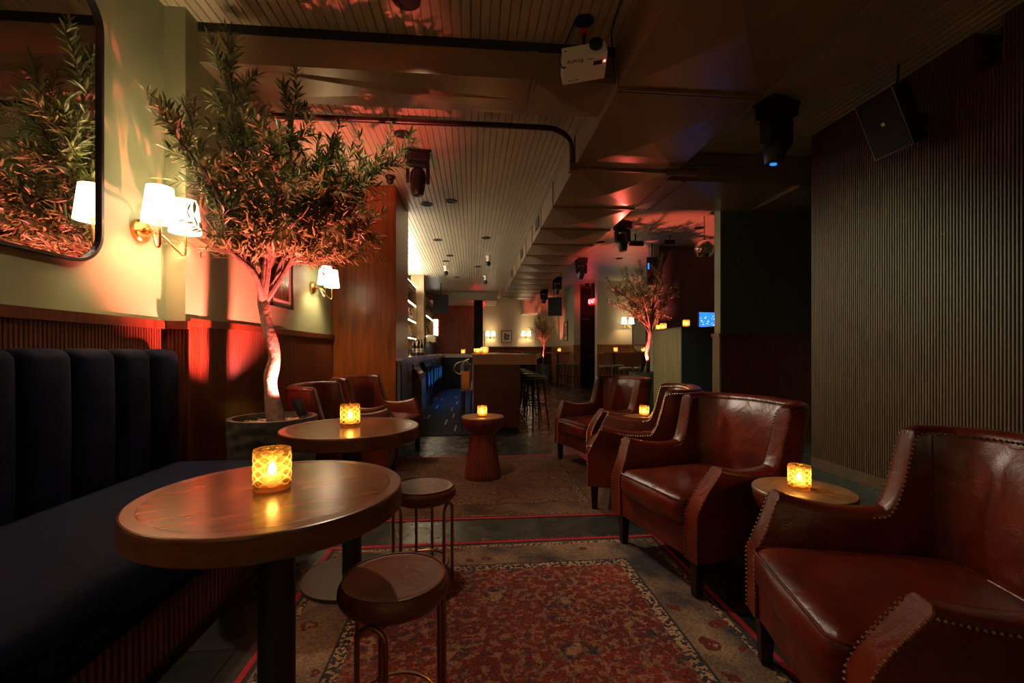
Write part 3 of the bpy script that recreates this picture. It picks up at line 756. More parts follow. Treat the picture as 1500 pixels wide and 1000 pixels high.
# ------------------------------------------------------------------ armchairs
def armchair(label, loc, rz):
    t = thing('armchair', label, 'armchair', loc, rz, 'oxblood leather armchairs')
    A, Y1, RC = .322, .13, .14
    def sstep(q): q = max(0, min(1, q)); return q * q * (3 - 2 * q)
    st = []                                          # stations: (kind, t or angle, height)
    for q in (0, .1, .22, .35, .48, .60, .70, .79, .83, .86, .89, .92, .95, .975, 1.0):
        h = .612 - .034 * math.sin(PI * min(1, q * .95)) - .010 * q
        h += .262 * max(0, min(1, (q - .79) / .20)) ** 1.5
        st.append(('L', q, h))
    for k in range(1, 8):
        q = k / 8
        st.append(('CL', q, .872 + .004 * q))
    for k in range(9): st.append(('B', k / 8, .875 + .006 * math.sin(PI * k / 8)))
    left = st[:22]
    st = st + [(kk.replace('L', 'R'), q, h) for kk, q, h in reversed(left)]
    def yf(z): return -.40 if z < .40 else -.40 + .105 * ((z - .40) / .21) ** 1.0
    def pos(stn, d, z):
        k, q, h = stn
        lean = .05 * max(0, z - .30) + (.13 * max(0, z - .42) if k == 'B' else (.13 * max(0, z - .42) * (q if k[0] == 'C' else 0)))
        if k in 'LR':
            sx = -1 if k == 'L' else 1
            flare = .035 * sstep((z - .45) / .16) * (1 - q) ** 1.5
            return (sx * (A + d + lean + flare), yf(min(z, .612)) * (1 - q) + Y1 * q, z)
        if k in ('CL', 'CR'):
            sx = -1 if k == 'CL' else 1; an = q * PI / 2
            cx, cy = A - RC, Y1
            rr = RC + d + lean
            return (sx * (cx + rr * math.cos(an)), cy + rr * math.sin(an), z)
        x = (-(A - RC) + 2 * (A - RC) * q)
        return (x, Y1 + RC + d + lean, z)
    T = .088; rows = []
    for s_ in st:
        h = s_[2]; sec = []
        ins = [.17, .28, .40, .40 + (h - .43) * .5, h - .034, h - .016]
        for z in ins: sec.append(pos(s_, -T / 2 + (.004 if z == ins[-1] else 0), z))
        for d, z in ((-T / 2 + .014, h - .004), (-T / 6, h), (T / 6, h), (T / 2 - .014, h - .004)): sec.append(pos(s_, d, z))
        for z in reversed(ins): sec.append(pos(s_, T / 2 - (.004 if z == ins[-1] else 0), z))
        rows.append(sec)
    ns = len(rows[0]); mb = MB().grid(rows)
    for e in (0, len(rows) - 1):
        for j in range(ns // 2 - 1): mb.f.append((e * ns + j, e * ns + j + 1, e * ns + ns - 2 - j, e * ns + ns - 1 - j))
    for i in range(len(rows) - 1): mb.f.append((i * ns, (i + 1) * ns, (i + 1) * ns + ns - 1, i * ns + ns - 1))
    mb.build('frame_shell', 'leather', t, bevel=.007)
    # nailheads: along both front edges, the outer arm tops and the inner wing edge
    paths = []
    for sgn, e in ((1, 0), (-1, len(st) - 1)):
        for d in (T / 2 - .004, -T / 2 + .004):
            paths.append([Vector(pos(st[e], d, z)) + Vector((0, -.002, 0)) for z in (.18, .28, .39, .45, .52, .59)])
    paths.append([Vector(pos(s_, T / 2 + .001, s_[2] - .022)) for s_ in st])
    paths.append([Vector(pos(s_, -T / 2 - .001, s_[2] - .024)) for s_ in st[6:len(st) - 6]])
    for pth in paths:
        mb = MB(); acc = 0.0
        for a, b in zip(pth, pth[1:]):
            L_ = (b - a).length
            while acc < L_:
                c = a.lerp(b, acc / L_); r_ = .0058
                mb.add([c + Vector(v) * r_ for v in ((1, 0, 0), (-1, 0, 0), (0, 1, 0), (0, -1, 0), (0, 0, 1), (0, 0, -1))],
                       [(0, 2, 4), (2, 1, 4), (1, 3, 4), (3, 0, 4), (2, 0, 5), (1, 2, 5), (3, 1, 5), (0, 3, 5)])
                acc += .0165
            acc -= L_
        mb.build('nailhead_trim', 'nail', t)
    # inner back, curved between the wings
    bs = [s_ for s_ in st if s_[0] in ('CL', 'B', 'CR') and not (s_[0] in ('CL', 'CR') and s_[1] < .2)]
    rows = []
    nb = len(bs)
    for i, s_ in enumerate(bs):
        uu = i / (nb - 1) * 2 - 1; row = []
        for k in range(13):
            v = k / 12; z = .40 + (s_[2] - .035 - .40) * v
            puff = .004 + .030 * (1 - uu ** 4) * (1 - (2 * v - 1) ** 4)
            row.append(pos(s_, -T / 2 - puff, z))
        rows.append(row)
    MB().grid(rows).build('backrest', 'leather', t)
    # seat cushion with crown and piping, front rail, legs
    def bow(p):
        return (p[0], p[1] - .012 * (1 - (p[0] / .28) ** 2) * (1 if p[1] < 0 else 0), p[2])
    sc_ = MB().rbox((0, -.10, .375), (.272, .315, .072), .05, 8, (0, .012, .03), bow).build('seat_cushion', 'leather', t, weld=True)
    pp = []
    for (cx, cy, a0) in ((.272 - .05, -.415 + .05, 270), (.272 - .05, .215 - .05, 0), (-.272 + .05, .215 - .05, 90), (-.272 + .05, -.415 + .05, 180)):
        for k in range(7):
            a = math.radians(a0 + 15 * k); pp.append((cx + .047 * math.cos(a), cy + .047 * math.sin(a) - (.008 if cy < 0 else 0), .434))
    MB().tube(pp, .005, 8, True).build('piping', 'leather', sc_)
    MB().rbox((0, -.02, .24), (.285, .37, .07), .012, 3).build('front_rail', 'leather', t, weld=True)
    for lx, ly, sp in ((-.31, -.355, 1), (.31, -.355, 1), (-.26, .27, -1), (.26, .27, -1)):
        a, b = .026, .019; dx, dy = 0, (.03 if sp < 0 else 0)
        q = MB().add([(lx - a, ly - a, .185), (lx + a, ly - a, .185), (lx + a, ly + a, .185), (lx - a, ly + a, .185),
                      (lx - b, ly - b + dy, 0), (lx + b, ly - b + dy, 0), (lx + b, ly + b + dy, 0), (lx - b, ly + b + dy, 0)],
                     [(0, 1, 2, 3), (7, 6, 5, 4), (0, 4, 5, 1), (1, 5, 6, 2), (2, 6, 7, 3), (3, 7, 4, 0)])
        q.build('leg', 'legwood', t, False, bevel=.003)
    return t
def face(fx, fy): return math.atan2(fx, -fy)
ac = armchair('oxblood leather armchair nearest the viewer cut off by the right edge of the photo', (1.335, 1.160, .006), face(-.97, .247))
dup(ac, (1.315, 2.375, .006), face(-.974, -.225), 'oxblood leather armchair behind the nearest drum table facing the rug')
dup(ac, (1.325, 3.345, .006), face(-.936, .35), 'oxblood leather armchair seen from its side, backing onto the largest visible armchair')
dup(ac, (1.36, 4.49, .006), face(-.954, -.30), 'farthest oxblood leather armchair on the right near the booth')
dup(ac, (-1.07, 3.86, .0), face(1.0, .03), 'oxblood leather armchair on the left behind the planter and walnut table')
dup(ac, (-1.05, 4.98, 0), face(.96, -.27), 'oxblood leather armchair on the left in front of the oak pillar')

# ------------------------------------------------------------------ rugs
def rug(label, cx, cy, hx, hy, mat, rz=0):
    t = thing('rug', label, 'rug', (cx, cy, 0), rz)
    rows = []
    nx, ny = 24, 30; rnd = random.Random(7)
    for i in range(nx + 1):
        rows.append([(-hx + 2 * hx * i / nx, -hy + 2 * hy * k / ny, .0035 + .0012 * math.sin(i * 1.7 + k * .9) * (0 < i < nx and 0 < k < ny)) for k in range(ny + 1)])
    MB().grid(rows).build('pile', mat, t)
    mb = MB()
    for s in (-1, 1):
        mb.box(-hx - .014, hx + .014, s * hy - .012, s * hy + .012, .0005, .0055)
        mb.box(s * hx - .012, s * hx + .012, -hy, hy, .0005, .0055)
    k = -hx
    while k < hx:
        l = rnd.uniform(.012, .04); mb.add([(k, hy, .004), (k + .008, hy, .004), (k + .004 + rnd.uniform(-.006, .006), hy + l, .002 + rnd.random() * .008)], [(0, 1, 2)]); k += .007
    mb.build('binding', 'fabric_red', t)
    return t
RED, DRED, CRM, DRK = (.30, .050, .032), (.15, .030, .024), (.42, .26, .15), (.045, .040, .044)
rug('faded red and cream oriental rug under the nearest armchairs and stools', .165, 1.16, .965, 1.51, rug_mat('oriental_rug', .965, 1.51, DRED, RED, CRM, DRK), .008)
rug('worn tan and brown oriental rug under the drum table', .20, 3.96, .97, .90, rug_mat('tan_rug', .97, .90, (.15, .075, .045), (.10, .045, .03), (.20, .12, .07), (.06, .03, .022)), .0)

# ------------------------------------------------------------------ olive trees
def olive(label, loc, trunk, prim, seed, twigs=15, leaves=11, clampf=None, leaf=1.0):
    rnd = random.Random(seed)
    t = thing('olive_tree', label, 'tree', loc, 0, 'olive trees in planters')
    O = Vector(loc)
    tp = smooth_path([Vector(p) - O for p in trunk], 7); n = len(tp)
    tr = [.045 - .016 * i / n + .012 * max(0, 1 - i / 6) + .003 * math.sin(i * .8) for i in range(n)]
    MB().tube(tp, tr, 14).build('trunk', 'bark', t)
    br = MB(); fo = MB()
    def leaf_at(p, d, up, L_):
        side = d.cross(up); side = side.normalized() if side.length > 1e-4 else d.orthogonal().normalized()
        nrm = side.cross(d).normalized(); w_ = L_ * rnd.uniform(.085, .12)
        droop = -nrm * L_ * rnd.uniform(.02, .14)
        a = p; m1 = p + d * L_ * .38 + droop * .3; m2 = p + d * L_ * .72 + droop * .7; e = p + d * L_ + droop * 1.3
        f = nrm * w_ * .35
        fo.add([a, m1 - side * w_ + f, m1, m1 + side * w_ + f, m2 - side * w_ * .75 + f, m2, m2 + side * w_ * .75 + f, e],
               [(0, 2, 1), (0, 3, 2), (1, 2, 5, 4), (2, 3, 6, 5), (4, 5, 7), (5, 6, 7)])
    def rv(): return Vector((rnd.gauss(0, 1), rnd.gauss(0, 1), rnd.gauss(0, 1))).normalized()
    def clamp(p):
        return clampf(p + O) - O if clampf else p
    def twig(p0, d, L_):
        k = 7; pts = [p0]; dd = d.copy()
        for i in range(k):
            dd = (dd + rv() * .16 + Vector((0, 0, .03))).normalized(); pts.append(clamp(pts[-1] + dd * L_ / k))
        br.tube(pts, [.0035 * (1 - .75 * i / k) for i in range(k + 1)], 5)
        for i in range(1, leaves + 1):
            q = i / leaves * k; j = min(k - 1, int(q)); p = pts[j].lerp(pts[j + 1], q - j)
            ax = pts[j + 1] - pts[j]
            ax = ax.normalized() if ax.length > 1e-5 else dd
            for s in (1, -1):
                sd = ax.cross(Vector((math.cos(i * 1.3), math.sin(i * 1.3), .3))).normalized() * s
                ld = (ax * .75 + sd * rnd.uniform(.55, 1.0) + rv() * .22).normalized()
                Ll = rnd.uniform(.05, .085) * leaf
                e = p + ld * Ll
                if (clamp(e) - e).length > .004: continue
                leaf_at(p, ld, (Vector((0, 0, 1)) + rv() * .7).normalized(), Ll)
        e = pts[-1]; leaf_at(e, dd, Vector((0, 0, 1)), .07 * leaf)
    fork = tp[-1]
    for q, en in enumerate(prim):
        en = Vector(en) - O
        st_ = tp[-1 - (q % 3) * 5]
        mid1 = st_.lerp(en, .3) + Vector((rnd.uniform(-.06, .06), rnd.uniform(-.06, .06), .02 + .05 * rnd.random()))
        mid2 = st_.lerp(en, .65) + Vector((rnd.uniform(-.06, .06), rnd.uniform(-.06, .06), rnd.uniform(-.03, .06)))
        pts = smooth_path([st_, mid1, mid2, en], 6); m_ = len(pts)
        br.tube(pts, [.019 * (1 - .85 * i / m_) + .002 for i in range(m_)], 8)
        for k in range(twigs):
            u = .22 + .78 * (k + rnd.random()) / twigs; i = min(m_ - 2, int(u * (m_ - 1))); p = pts[i].lerp(pts[i + 1], u * (m_ - 1) - i)
            ax = (pts[i + 1] - pts[i]).normalized()
            d = (ax * rnd.uniform(.3, .9) + rv() * .9 + Vector((0, 0, .12))).normalized()
            twig(p, d, rnd.uniform(.16, .36) * (1.15 - .4 * u))
        twig(en, (pts[-1] - pts[-3]).normalized(), .22)
    br.build('branches', 'bark', t)
    fo.build('foliage', 'leaf', t, False)
    return t
def keep(p):
    lim = -1.735
    c_ = Vector((-1.715, 2.84, 1.96)); v_ = p - c_
    if 1e-5 < v_.length < .19: p = c_ + v_.normalized() * .19
    return Vector((max(p.x, lim), p.y, min(max(p.z, 1.76), 3.0 if p.y > 3.02 else 3.2)))
TR = [(-1.301, 3.107, .66), (-1.35, 3.131, .934), (-1.323, 3.129, 1.117), (-1.378, 3.134, 1.346), (-1.41, 3.157, 1.532), (-1.396, 3.155, 1.67)]
PRIM = [(-1.466, 2.84, 2.83), (-1.647, 2.605, 2.356), (-1.15, 3.0, 2.70), (-.575, 3.163, 2.442), (-.813, 3.385, 2.022), (-1.61, 2.853, 1.96), (-1.11, 2.608, 2.2),
        (-1.395, 3.637, 2.396), (-.891, 2.99, 2.25), (-1.58, 3.15, 2.45), (-1.0, 3.25, 2.55), (-1.35, 2.75, 2.45), (-.78, 3.15, 2.25), (-1.2, 3.4, 2.15)]
tree = olive('tall olive tree with uplit red trunk in the slate planter beside the bench', (-1.301, 3.107, .66), TR, PRIM, 3, 32, 13, keep, 1.05)
tree2 = olive('olive tree with uplit red trunk between the farthest right armchair and the booth', (-1.301, 3.107, .66), TR, PRIM, 11, 12, 10, keep, 1.1)
t2 = tree2; t2.location = (3.10, 7.76, .72); t2.rotation_euler = (0, 0, 2.3)
t2.scale = (.9, .9, .92)
t3 = dup(tree2, (2.52, 15.9, .62), 4.2, 'small red lit olive tree at the far end of the room beyond the bar'); t3.scale = (.70, .70, .84)

def planter(label, loc, r, h, mat, rough=True):
    t = thing('planter', label, 'planter', loc)
    rnd = random.Random(2); seg = 96; rows = []
    zs = [0, .02] + [.04 + (h - .08) * k / 24 for k in range(25)] + [h - .02, h]
    for k in range(seg):
        a = 2 * PI * k / seg; row = []
        for i, z in enumerate(zs):
            rr = r * (.90 + .10 * z / h) + ((rnd.uniform(-.005, .005) + .003 * math.sin(z * 160 + 2 * math.sin(3 * a))) if rough and 1 < i < len(zs) - 2 else 0)
            row.append((rr * math.cos(a), rr * math.sin(a), z))
        rows.append(row)
    for k in range(seg):
        a = 2 * PI * k / seg; c, s = math.cos(a), math.sin(a)
        rows[k] += [((r - .03) * c, (r - .03) * s, h), ((r - .03) * c, (r - .03) * s, h - .06), (.07 * c, .07 * s, h - .06)]
    MB().grid(rows, True).build('pot', mat, t)
    return t
def pebbles(label, loc, r, n, seed=5):
    rnd = random.Random(seed); mb = MB()
    for _ in range(n):
        a, q = rnd.uniform(0, 2 * PI), r * math.sqrt(rnd.random()); s = rnd.uniform(.008, .016)
        if q < .065: continue
        mb.ball((loc[0] + q * math.cos(a), loc[1] + q * math.sin(a), loc[2] + rnd.uniform(.003, .016)), s, 7, 5, (1, rnd.uniform(.7, 1), .6))
    return tag(mb.build('pebbles', 'pebble'), label, 'pebbles', None, 'stuff')
planter('dark rough slate planter holding the tall olive tree beside the bench', (-1.33, 3.13, 0), .27, .705, 'slate_pot')
pebbles('tan pebbles around the trunk in the rough slate planter', (-1.33, 3.13, .648), .225, 700)
planter('grey green planter of the olive tree beside the booth', (3.10, 7.76, 0), .30, .78, 'greenpot', False)
planter('sage planter of the far olive tree beyond the bar stools', (2.52, 15.9, 0), .30, .70, 'greenpot', False)

def uplight(label, loc, aim, power, angle, color, blend=.35):
    t = thing('uplight', label, 'spotlight', loc)
    d = (Vector(aim) - Vector(loc)).normalized()
    q = d.to_track_quat('Z', 'Y').to_matrix()
    def tr(mb): mb.v = [tuple(q @ Vector(v) + Vector((0, 0, .07))) for v in mb.v]; return mb
    tr(MB().lathe([(0, -.06), (.024, -.06), (.032, -.05), (.034, .055), (.030, .055), (.029, .03), (0, .03)], 24)).build('lamp_housing', 'black', t)
    tr(MB().lathe([(0, .034), (.0285, .034)], 20)).build('lens', M['ulens'], t)
    MB().tube([(0, 0, -.06), (0, 0, .03)], .006, 8).build('spike', 'black', t)
    lp = d * .065 + Vector((0, 0, .07))
    spot('uplight_beam', lp, lp + d, power, color, angle, blend, .018, t)
    return t
UPC = (1.0, .15, .12)
M['ulens'] = plain('pink_lit_lens', (1, .5, .5), .3, emit=(1, .35, .35), es=4)
uplight('small black uplight in the slate planter aimed at the near olive trunk', (-1.13, 3.05, .70), (-1.54, 3.22, 1.50), 270, 108, UPC, .6)
uplight('small black uplight in the planter aimed at the olive tree beside the booth', (2.95, 7.60, .78), (3.15, 7.85, 1.7), 170, 84, UPC)
uplight('small black uplight in the planter aimed at the far olive tree', (2.37, 15.76, .70), (2.6, 16.0, 1.5), 130, 66, UPC)

# ------------------------------------------------------------------ projector
pj = thing('projector', 'white projector hanging from the ceiling on a black pole', 'projector', (.72, 2.84, 3.28))
MB().lathe([(0, 0), (.062, 0), (.062, -.006), (.045, -.014), (.022, -.02), (.018, -.05), (0, -.05)], 28).build('ceiling_plate', 'black', pj)
MB().tube([(0, 0, -.03), (0, .01, -.22)], .011, 12).build('pole', 'black', pj)
MB().box(-.025, .016, -.02, .02, -.085, -.06).build('red_tape', 'redtape', pj, False)
body = bpy.data.objects.new('body', None); body.empty_display_size = .05; C.objects.link(body); body.parent = pj
body.location = (.0, .02, -.265); body.rotation_euler = (math.radians(-14), math.radians(-8), math.radians(-8))
MB().box(-.14, .14, -.10, .10, -.045, .045).box(-.125, .02, -.09, .09, .045, .052).build('casing', 'white', body, False, bevel=.008)
MB().lathe([(0, .0), (.042, .0), (.042, -.03), (.037, -.034), (.034, -.02), (0, -.012)], 28, (.075, -.09, .022), 'y').build('lens', 'black', body)
MB().box(-.125, -.108, -.1005, -.1, .01, .018).build('sensor', 'black', body, False)
MB().box(.055, .11, -.05, -.02, -.0462, -.045).build('vent', 'black', body, False)
MB().ball((.125, -.04, -.046), .005, 10, 6).build('status_led', 'redled', body)
MB().box(-.10, -.085, .07, .076, -.0458, -.045).box(-.075, -.06, .07, .076, -.0458, -.045).box(-.05, -.035, .07, .076, -.0458, -.045).build('feet_slots', 'black', body, False)
def text(body_txt, size, mat, parent, loc, rot, name='lettering', align='CENTER'):
    cu = bpy.data.curves.new(name, 'FONT'); cu.body = body_txt; cu.size = size; cu.align_x = align; cu.align_y = 'CENTER'; cu.extrude = .0006
    cu.materials.append(M[mat]); tmp = bpy.data.objects.new(name + '_curve', cu); C.objects.link(tmp)
    me = bpy.data.meshes.new_from_object(tmp.evaluated_get(bpy.context.evaluated_depsgraph_get())); bpy.data.objects.remove(tmp)
    me.materials.clear(); me.materials.append(M[mat])
    o = bpy.data.objects.new(name, me); C.objects.link(o); o.parent = parent; o.location = loc; o.rotation_euler = rot
    return o
text('AuKing', .035, 'black', body, (-.065, -.075, -.0462), (PI, 0, 0))
text('LCD', .016, 'black', body, (.03, -.07, -.0462), (PI, 0, 0))
tag(MB().tube(smooth_path([(.66, 2.80, 3.268), (.60, 2.80, 3.12), (.55, 2.80, 3.0), (.575, 2.82, 2.955), (.60, 2.83, 2.97)], 8), .005, 8).build('power_cable', 'black'), 'black cable looping at the left side of the projector', 'cable')
tag(MB().tube(smooth_path([(.93, 1.9, 3.27), (.90, 2.5, 3.272), (.915, 2.86, 3.262), (.93, 2.9, 3.10), (.925, 2.88, 2.97), (.89, 2.86, 2.945), (.868, 2.85, 2.945)], 8), .0055, 8).build('signal_cable', 'black'), 'black cable running down from the ceiling to the right side of the projector', 'cable')

# ------------------------------------------------------------------ speakers
def speaker(label, loc, rz, tilt, hw, hh, dp, badge=False):
    t = thing('loudspeaker', label, 'speaker', loc, 0, None)
    h = bpy.data.objects.new('cabinet', None); C.objects.link(h); h.parent = t; h.empty_display_size = .05
    h.rotation_euler = (tilt, 0, rz)
    MB().prism([(-hw, 0), (hw, 0), (hw * .72, dp), (-hw * .72, dp)], -hh, hh).build('housing', 'blackm', h, False, bevel=.012)
    MB().box(-hw + .012, hw - .012, -.008, .002, -hh + .012, hh - .012).build('grille', M['grillecloth'], h, False, bevel=.004)
    mb = MB()
    e = .008
    for q in ((-hw, hw, hh - e, hh), (-hw, hw, -hh, -hh + e), (-hw, -hw + e, -hh, hh), (hw - e, hw, -hh, hh)): mb.box(q[0], q[1], -.009, 0, q[2], q[3])
    mb.build('rim', M['rimgrey'], h, False)
    if badge:
        g = MB().box(-.012, .012, -.0095, -.008, -.01, .012).build('badge', 'white', h, False)
        text('JBL', .012, 'redfoil', h, (0, -.0105, .0), (PI / 2, 0, 0))
    return t, h
M['grillecloth'] = plain('black_grille_cloth', (.007, .0065, .006), .6, bump=.6, bscale=300)
M['rimgrey'] = plain('worn_black_rim', (.07, .065, .06), .45)
t, h = speaker('black loudspeaker tilted down from the top of the reeded right wall', (3.03, 3.05, 2.82), math.radians(-90), 0, .148, .22, .19, True)
h.rotation_euler = (Matrix.Rotation(math.radians(-88), 3, 'Z') @ Matrix.Rotation(math.radians(24), 3, 'X')).to_euler()
MB().box(.15, .32, -.03, .03, -.0, .08).tube([(.10, -.0, .22), (.12, .0, .455)], .008, 8).build('bracket', 'black', t, False)
t, h = speaker('black loudspeaker hanging beside the wood wall at the end of the bar', (-.98, 14.0, 2.62), math.radians(10), math.radians(8), .24, .30, .36)
MB().tube([(0, .15, .28), (0, .15, .66)], .014, 8).build('bracket', 'black', t)
t, h = speaker('black loudspeaker hanging above the far olive tree', (2.85, 15.3, 2.70), math.radians(-14), math.radians(8), .24, .32, .36)
MB().tube([(0, .15, .28), (0, .15, .58)], .014, 8).build('bracket', 'black', t)
t, h = speaker('black loudspeaker at the top of the slim sage pillar behind the olive tree crown', (3.52, 8.4, 2.72), math.radians(-10), 0, .15, .26, .22)
MB().tube([(0, .12, .2), (0, .12, .56)], .014, 8).build('bracket', 'black', t)
MB().box(-.13, -.10, -.012, -.009, .02, .14).build('painted_blue_reflection', 'blueglow', h, False)  # glowing sheet stands in for a blue reflection on the cabinet

# ------------------------------------------------------------------ moving-head stage lights
def moving_head(label, loc, rz, s=1.0, aim=0.15, lit=None):
    t = thing('stage_light', label, 'stage light', loc, rz, 'moving head stage lights')
    t.scale = (s, s, s)
    MB().box(-.15, .15, -.10, .10, -.03, -.015).box(-.12, -.08, -.02, .02, -.016, 0).box(.08, .12, -.02, .02, -.016, 0).build('mounting_bracket', 'black', t, False)
    MB().box(-.13, .13, -.10, .10, -.13, -.03).build('base', 'blackm', t, False, bevel=.012)
    y = MB().box(-.12, .12, -.05, .05, -.17, -.135)
    for q in (-1, 1): y.prism([(-.05, -.15), (.05, -.15), (.045, -.34), (.0, -.37), (-.045, -.34)], q * .115 - .02, q * .115 + .02, 'x')
    y.build('yoke', 'blackm', t, False, bevel=.006)
    hd = MB().lathe([(0, .14), (.05, .135), (.085, .09), (.092, .0), (.082, -.10), (.066, -.17), (.060, -.175), (0, -.165)], 28).build('head', 'black', t, loc=(0, 0, -.33), rot=(aim, aim * .6, 0))
    MB().lathe([(0, -.172), (.026, -.1765), (.026, -.17)], 24).build('lens', lit or 'clear', hd)
    return t
moving_head('large black moving head stage light hanging in front of the reeded wall', (2.60, 3.62, 3.279), .3, 1.05, .12, 'blueglow')
moving_head('black moving head stage light right of the long duct above the bar stools', (2.47, 7.2, 3.279), .2, .95, -.05)
moving_head('second black moving head stage light along the long duct, over the dance floor', (2.48, 10.05, 3.279), .1, .95, .2)
moving_head('third black moving head stage light along the long duct, before the far loudspeaker', (2.43, 12.7, 3.279), .0, .95, .1)
moving_head('farthest black moving head stage light along the long duct above the red lit tree', (2.45, 15.2, 3.279), .4, .95, .1)
moving_head('black moving head stage light on the beadboard ceiling left of the bar', (-.582, 4.86, 3.279), .15, .92, .05)

# ------------------------------------------------------------------ small ceiling fittings
def downlight(label, x, y, s=1.0):
    t = thing('ceiling_downlight', label, 'ceiling light', (x, y, CEIL - .003), 0, 'recessed ceiling downlights'); t.scale = (s, s, 1)
    MB().lathe([(.085, 0), (.085, -.006), (.06, -.009), (.052, -.002), (.085, 0)], 28, cap=False).build('trim_ring', 'blackm', t)
    MB().lathe([(0, -.001), (.056, -.001)], 24).build('recess', 'sockets', t)
    return t
for lb, x, y in (('recessed black downlight nearest the olive tree crown', -.682, 4.47), ('recessed black downlight just past the ceiling stage light', -.661, 6.57),
                 ('recessed downlight right of the one past the ceiling stage light', -.30, 6.40), ('recessed downlight third along the left of the bar ceiling', -.663, 8.64),
                 ('recessed downlight opposite the third one, nearer the long duct', .255, 8.40), ('recessed downlight fourth along the left of the bar ceiling', -.499, 10.02),
                 ('recessed downlight fifth along the left of the bar ceiling', -.625, 10.64), ('recessed downlight in the middle of the bar ceiling before the far dome', .136, 11.25),
                 ('recessed downlight over the farthest part of the bar', -.45, 12.9), ('recessed downlight beside the red lit strip of ceiling', 2.489, 8.52),
                 ('recessed downlight above the middle olive tree crown', 3.345, 9.98), ('recessed downlight above the mirror ball', 3.9, 7.4),
                 ('recessed downlight at the top edge of the photo above the seating', -.40, 2.76)):
    downlight(lb, x, y)
downlight('added unseen downlight in the dark corridor behind the reeded right wall', 4.3, 2.7)  # added out of view so the slot above the wall looks lit
spot('added_corridor_beam', (4.3, 2.7, 3.24), (4.3, 2.7, 0), 30, (1, .8, .55), 120, .6, .05)
def dome(label, x, y):
    t = thing('ceiling_camera', label, 'camera', (x, y, CEIL - .001), 0, 'pendant ceiling cameras')
    MB().cyl((0, 0, -.02), .06, .02, 20).cyl((0, 0, -.16), .035, .145, 16).build('mount', 'white', t)
    MB().ball((0, 0, -.17), .06, 16, 10).build('camera_dome', 'blackm', t)
    return t
dome('dark pendant camera over the bar nearest on the duct side', .35, 10.0)
dome('dark pendant camera over the bar further on the duct side', .365, 12.65)
dome('dark pendant camera over the bar on the shelf side', -.665, 11.3)
t = thing('security_camera', 'small black security camera under the ceiling at the top of the oak pillar', 'camera', (-1.0, 5.56, CEIL - .001))
MB().lathe([(0, 0), (.06, 0), (.06, -.02), (.045, -.04), (0, -.04)], 24).build('mount', 'black', t)
MB().ball((.0, 0, -.055), .045, 16, 10).build('camera_dome', 'blackm', t)
t = thing('security_camera', 'small black security camera on the ceiling of the exit alcove', 'camera', (3.58, 13.75, CEIL - .001))
MB().lathe([(0, 0), (.07, 0), (.07, -.02), (.05, -.05), (0, -.05)], 20).build('mount', 'black', t)
MB().ball((0, 0, -.07), .06, 14, 8).build('camera_dome', 'blackm', t)
t = thing('track_spotlight', 'small black cylinder spotlight hanging by the red lit ceiling', 'spotlight', (2.95, 7.9, CEIL - .001))
MB().tube([(0, 0, 0), (0, 0, -.14)], .012, 8).build('stem', 'black', t)
MB().lathe([(0, -.13), (.045, -.13), (.048, .12), (.038, .13), (0, .11)], 18, (0.02, 0, -.17), 'x').build('lamp_housing', 'black', t)
t = thing('track_spotlight', 'small black spotlight aimed at the mirror ball', 'spotlight', (3.6, 7.9, CEIL - .001))
MB().tube([(0, 0, 0), (0, 0, -.10)], .012, 8).build('stem', 'black', t)
MB().lathe([(0, -.1), (.04, -.1), (.045, .08), (.035, .09), (0, .08)], 18, (0.0, 0, -.13), 'x').build('lamp_housing', 'black', t)
# fittings in the slot above the right wall
t = thing('track_spotlight', 'small black spotlight in the slot at the top of the right wall', 'spotlight', (3.50, 2.66, CEIL - .001))
MB().tube([(0, 0, 0), (0, 0, -.08)], .01, 8).build('stem', 'black', t)
MB().lathe([(0, -.04), (.03, -.04), (.034, .05), (0, .05)], 16, (0, 0, -.1), 'y').build('lamp_housing', 'black', t)

# mirror ball
t = thing('mirror_ball', 'mirrored disco ball hanging in front of the charcoal wall', 'mirror ball', (3.64, 6.75, 2.755))
MB().tube([(0, 0, .14), (0, 0, .52)], .006, 8).cyl((0, 0, .13), .03, .03, 12).build('hanger', 'black', t)
MB().ball((0, 0, 0), .15, 40, 22).build('mirror_facets', M['mirror'], t, False)

# ------------------------------------------------------------------ booth with laptop
t = thing('dj_booth', 'tall reeded wood booth behind the right armchairs', 'booth', (0, 0, 0))
b0, b1, c0, c1, bz = 2.90, 3.9, 5.985, 6.93, 1.485
m_ = ribs('x', b0, c0, c1, .05, bz - .02, .034, .012, -1); m_.build('reeded_side', 'tambour2' if 'tambour2' in M else 'shelfwood', t, False)
MB().box(b0, b1, c0, c1, 0, bz - .02).build('body', M['booth_dark'], t, False)
MB().box(b0 - .015, b1, c0 - .01, c1 + .01, bz - .02, bz).build('top', 'tambour', t, False)
t = thing('laptop', 'open laptop with a glowing blue screen on the booth', 'laptop', (3.48, 6.35, 1.486), .25)
MB().box(-.17, .17, -.24, .0, 0, .016).build('keyboard_base', 'black', t, False)
scn = MB().box(-.17, .17, .0, .012, .01, .245).build('lid', 'black', t, False)
s2 = MB().box(-.16, .16, -.002, .0, .022, .236).build('display', 'screen', scn, False)
cr = (random.Random(4)); mb = MB()
for k in range(18):
    x_, z_ = cr.uniform(-.15, .13), cr.uniform(.03, .21); mb.box(x_, x_ + cr.uniform(.006, .03), -.0026, -.0021, z_, z_ + cr.uniform(.005, .02))
mb.build('screen_windows', 'screen2', t, False)
candle('amber candle holder on the booth close to the olive trunk', (3.02, 6.86, 1.486), 1.0)
candle('amber candle holder tucked behind another at the far corner of the booth', (2.95, 6.89, 1.486), .75)
candle('frosted amber candle holder on the near corner of the booth', (3.00, 6.06, 1.486), .95)

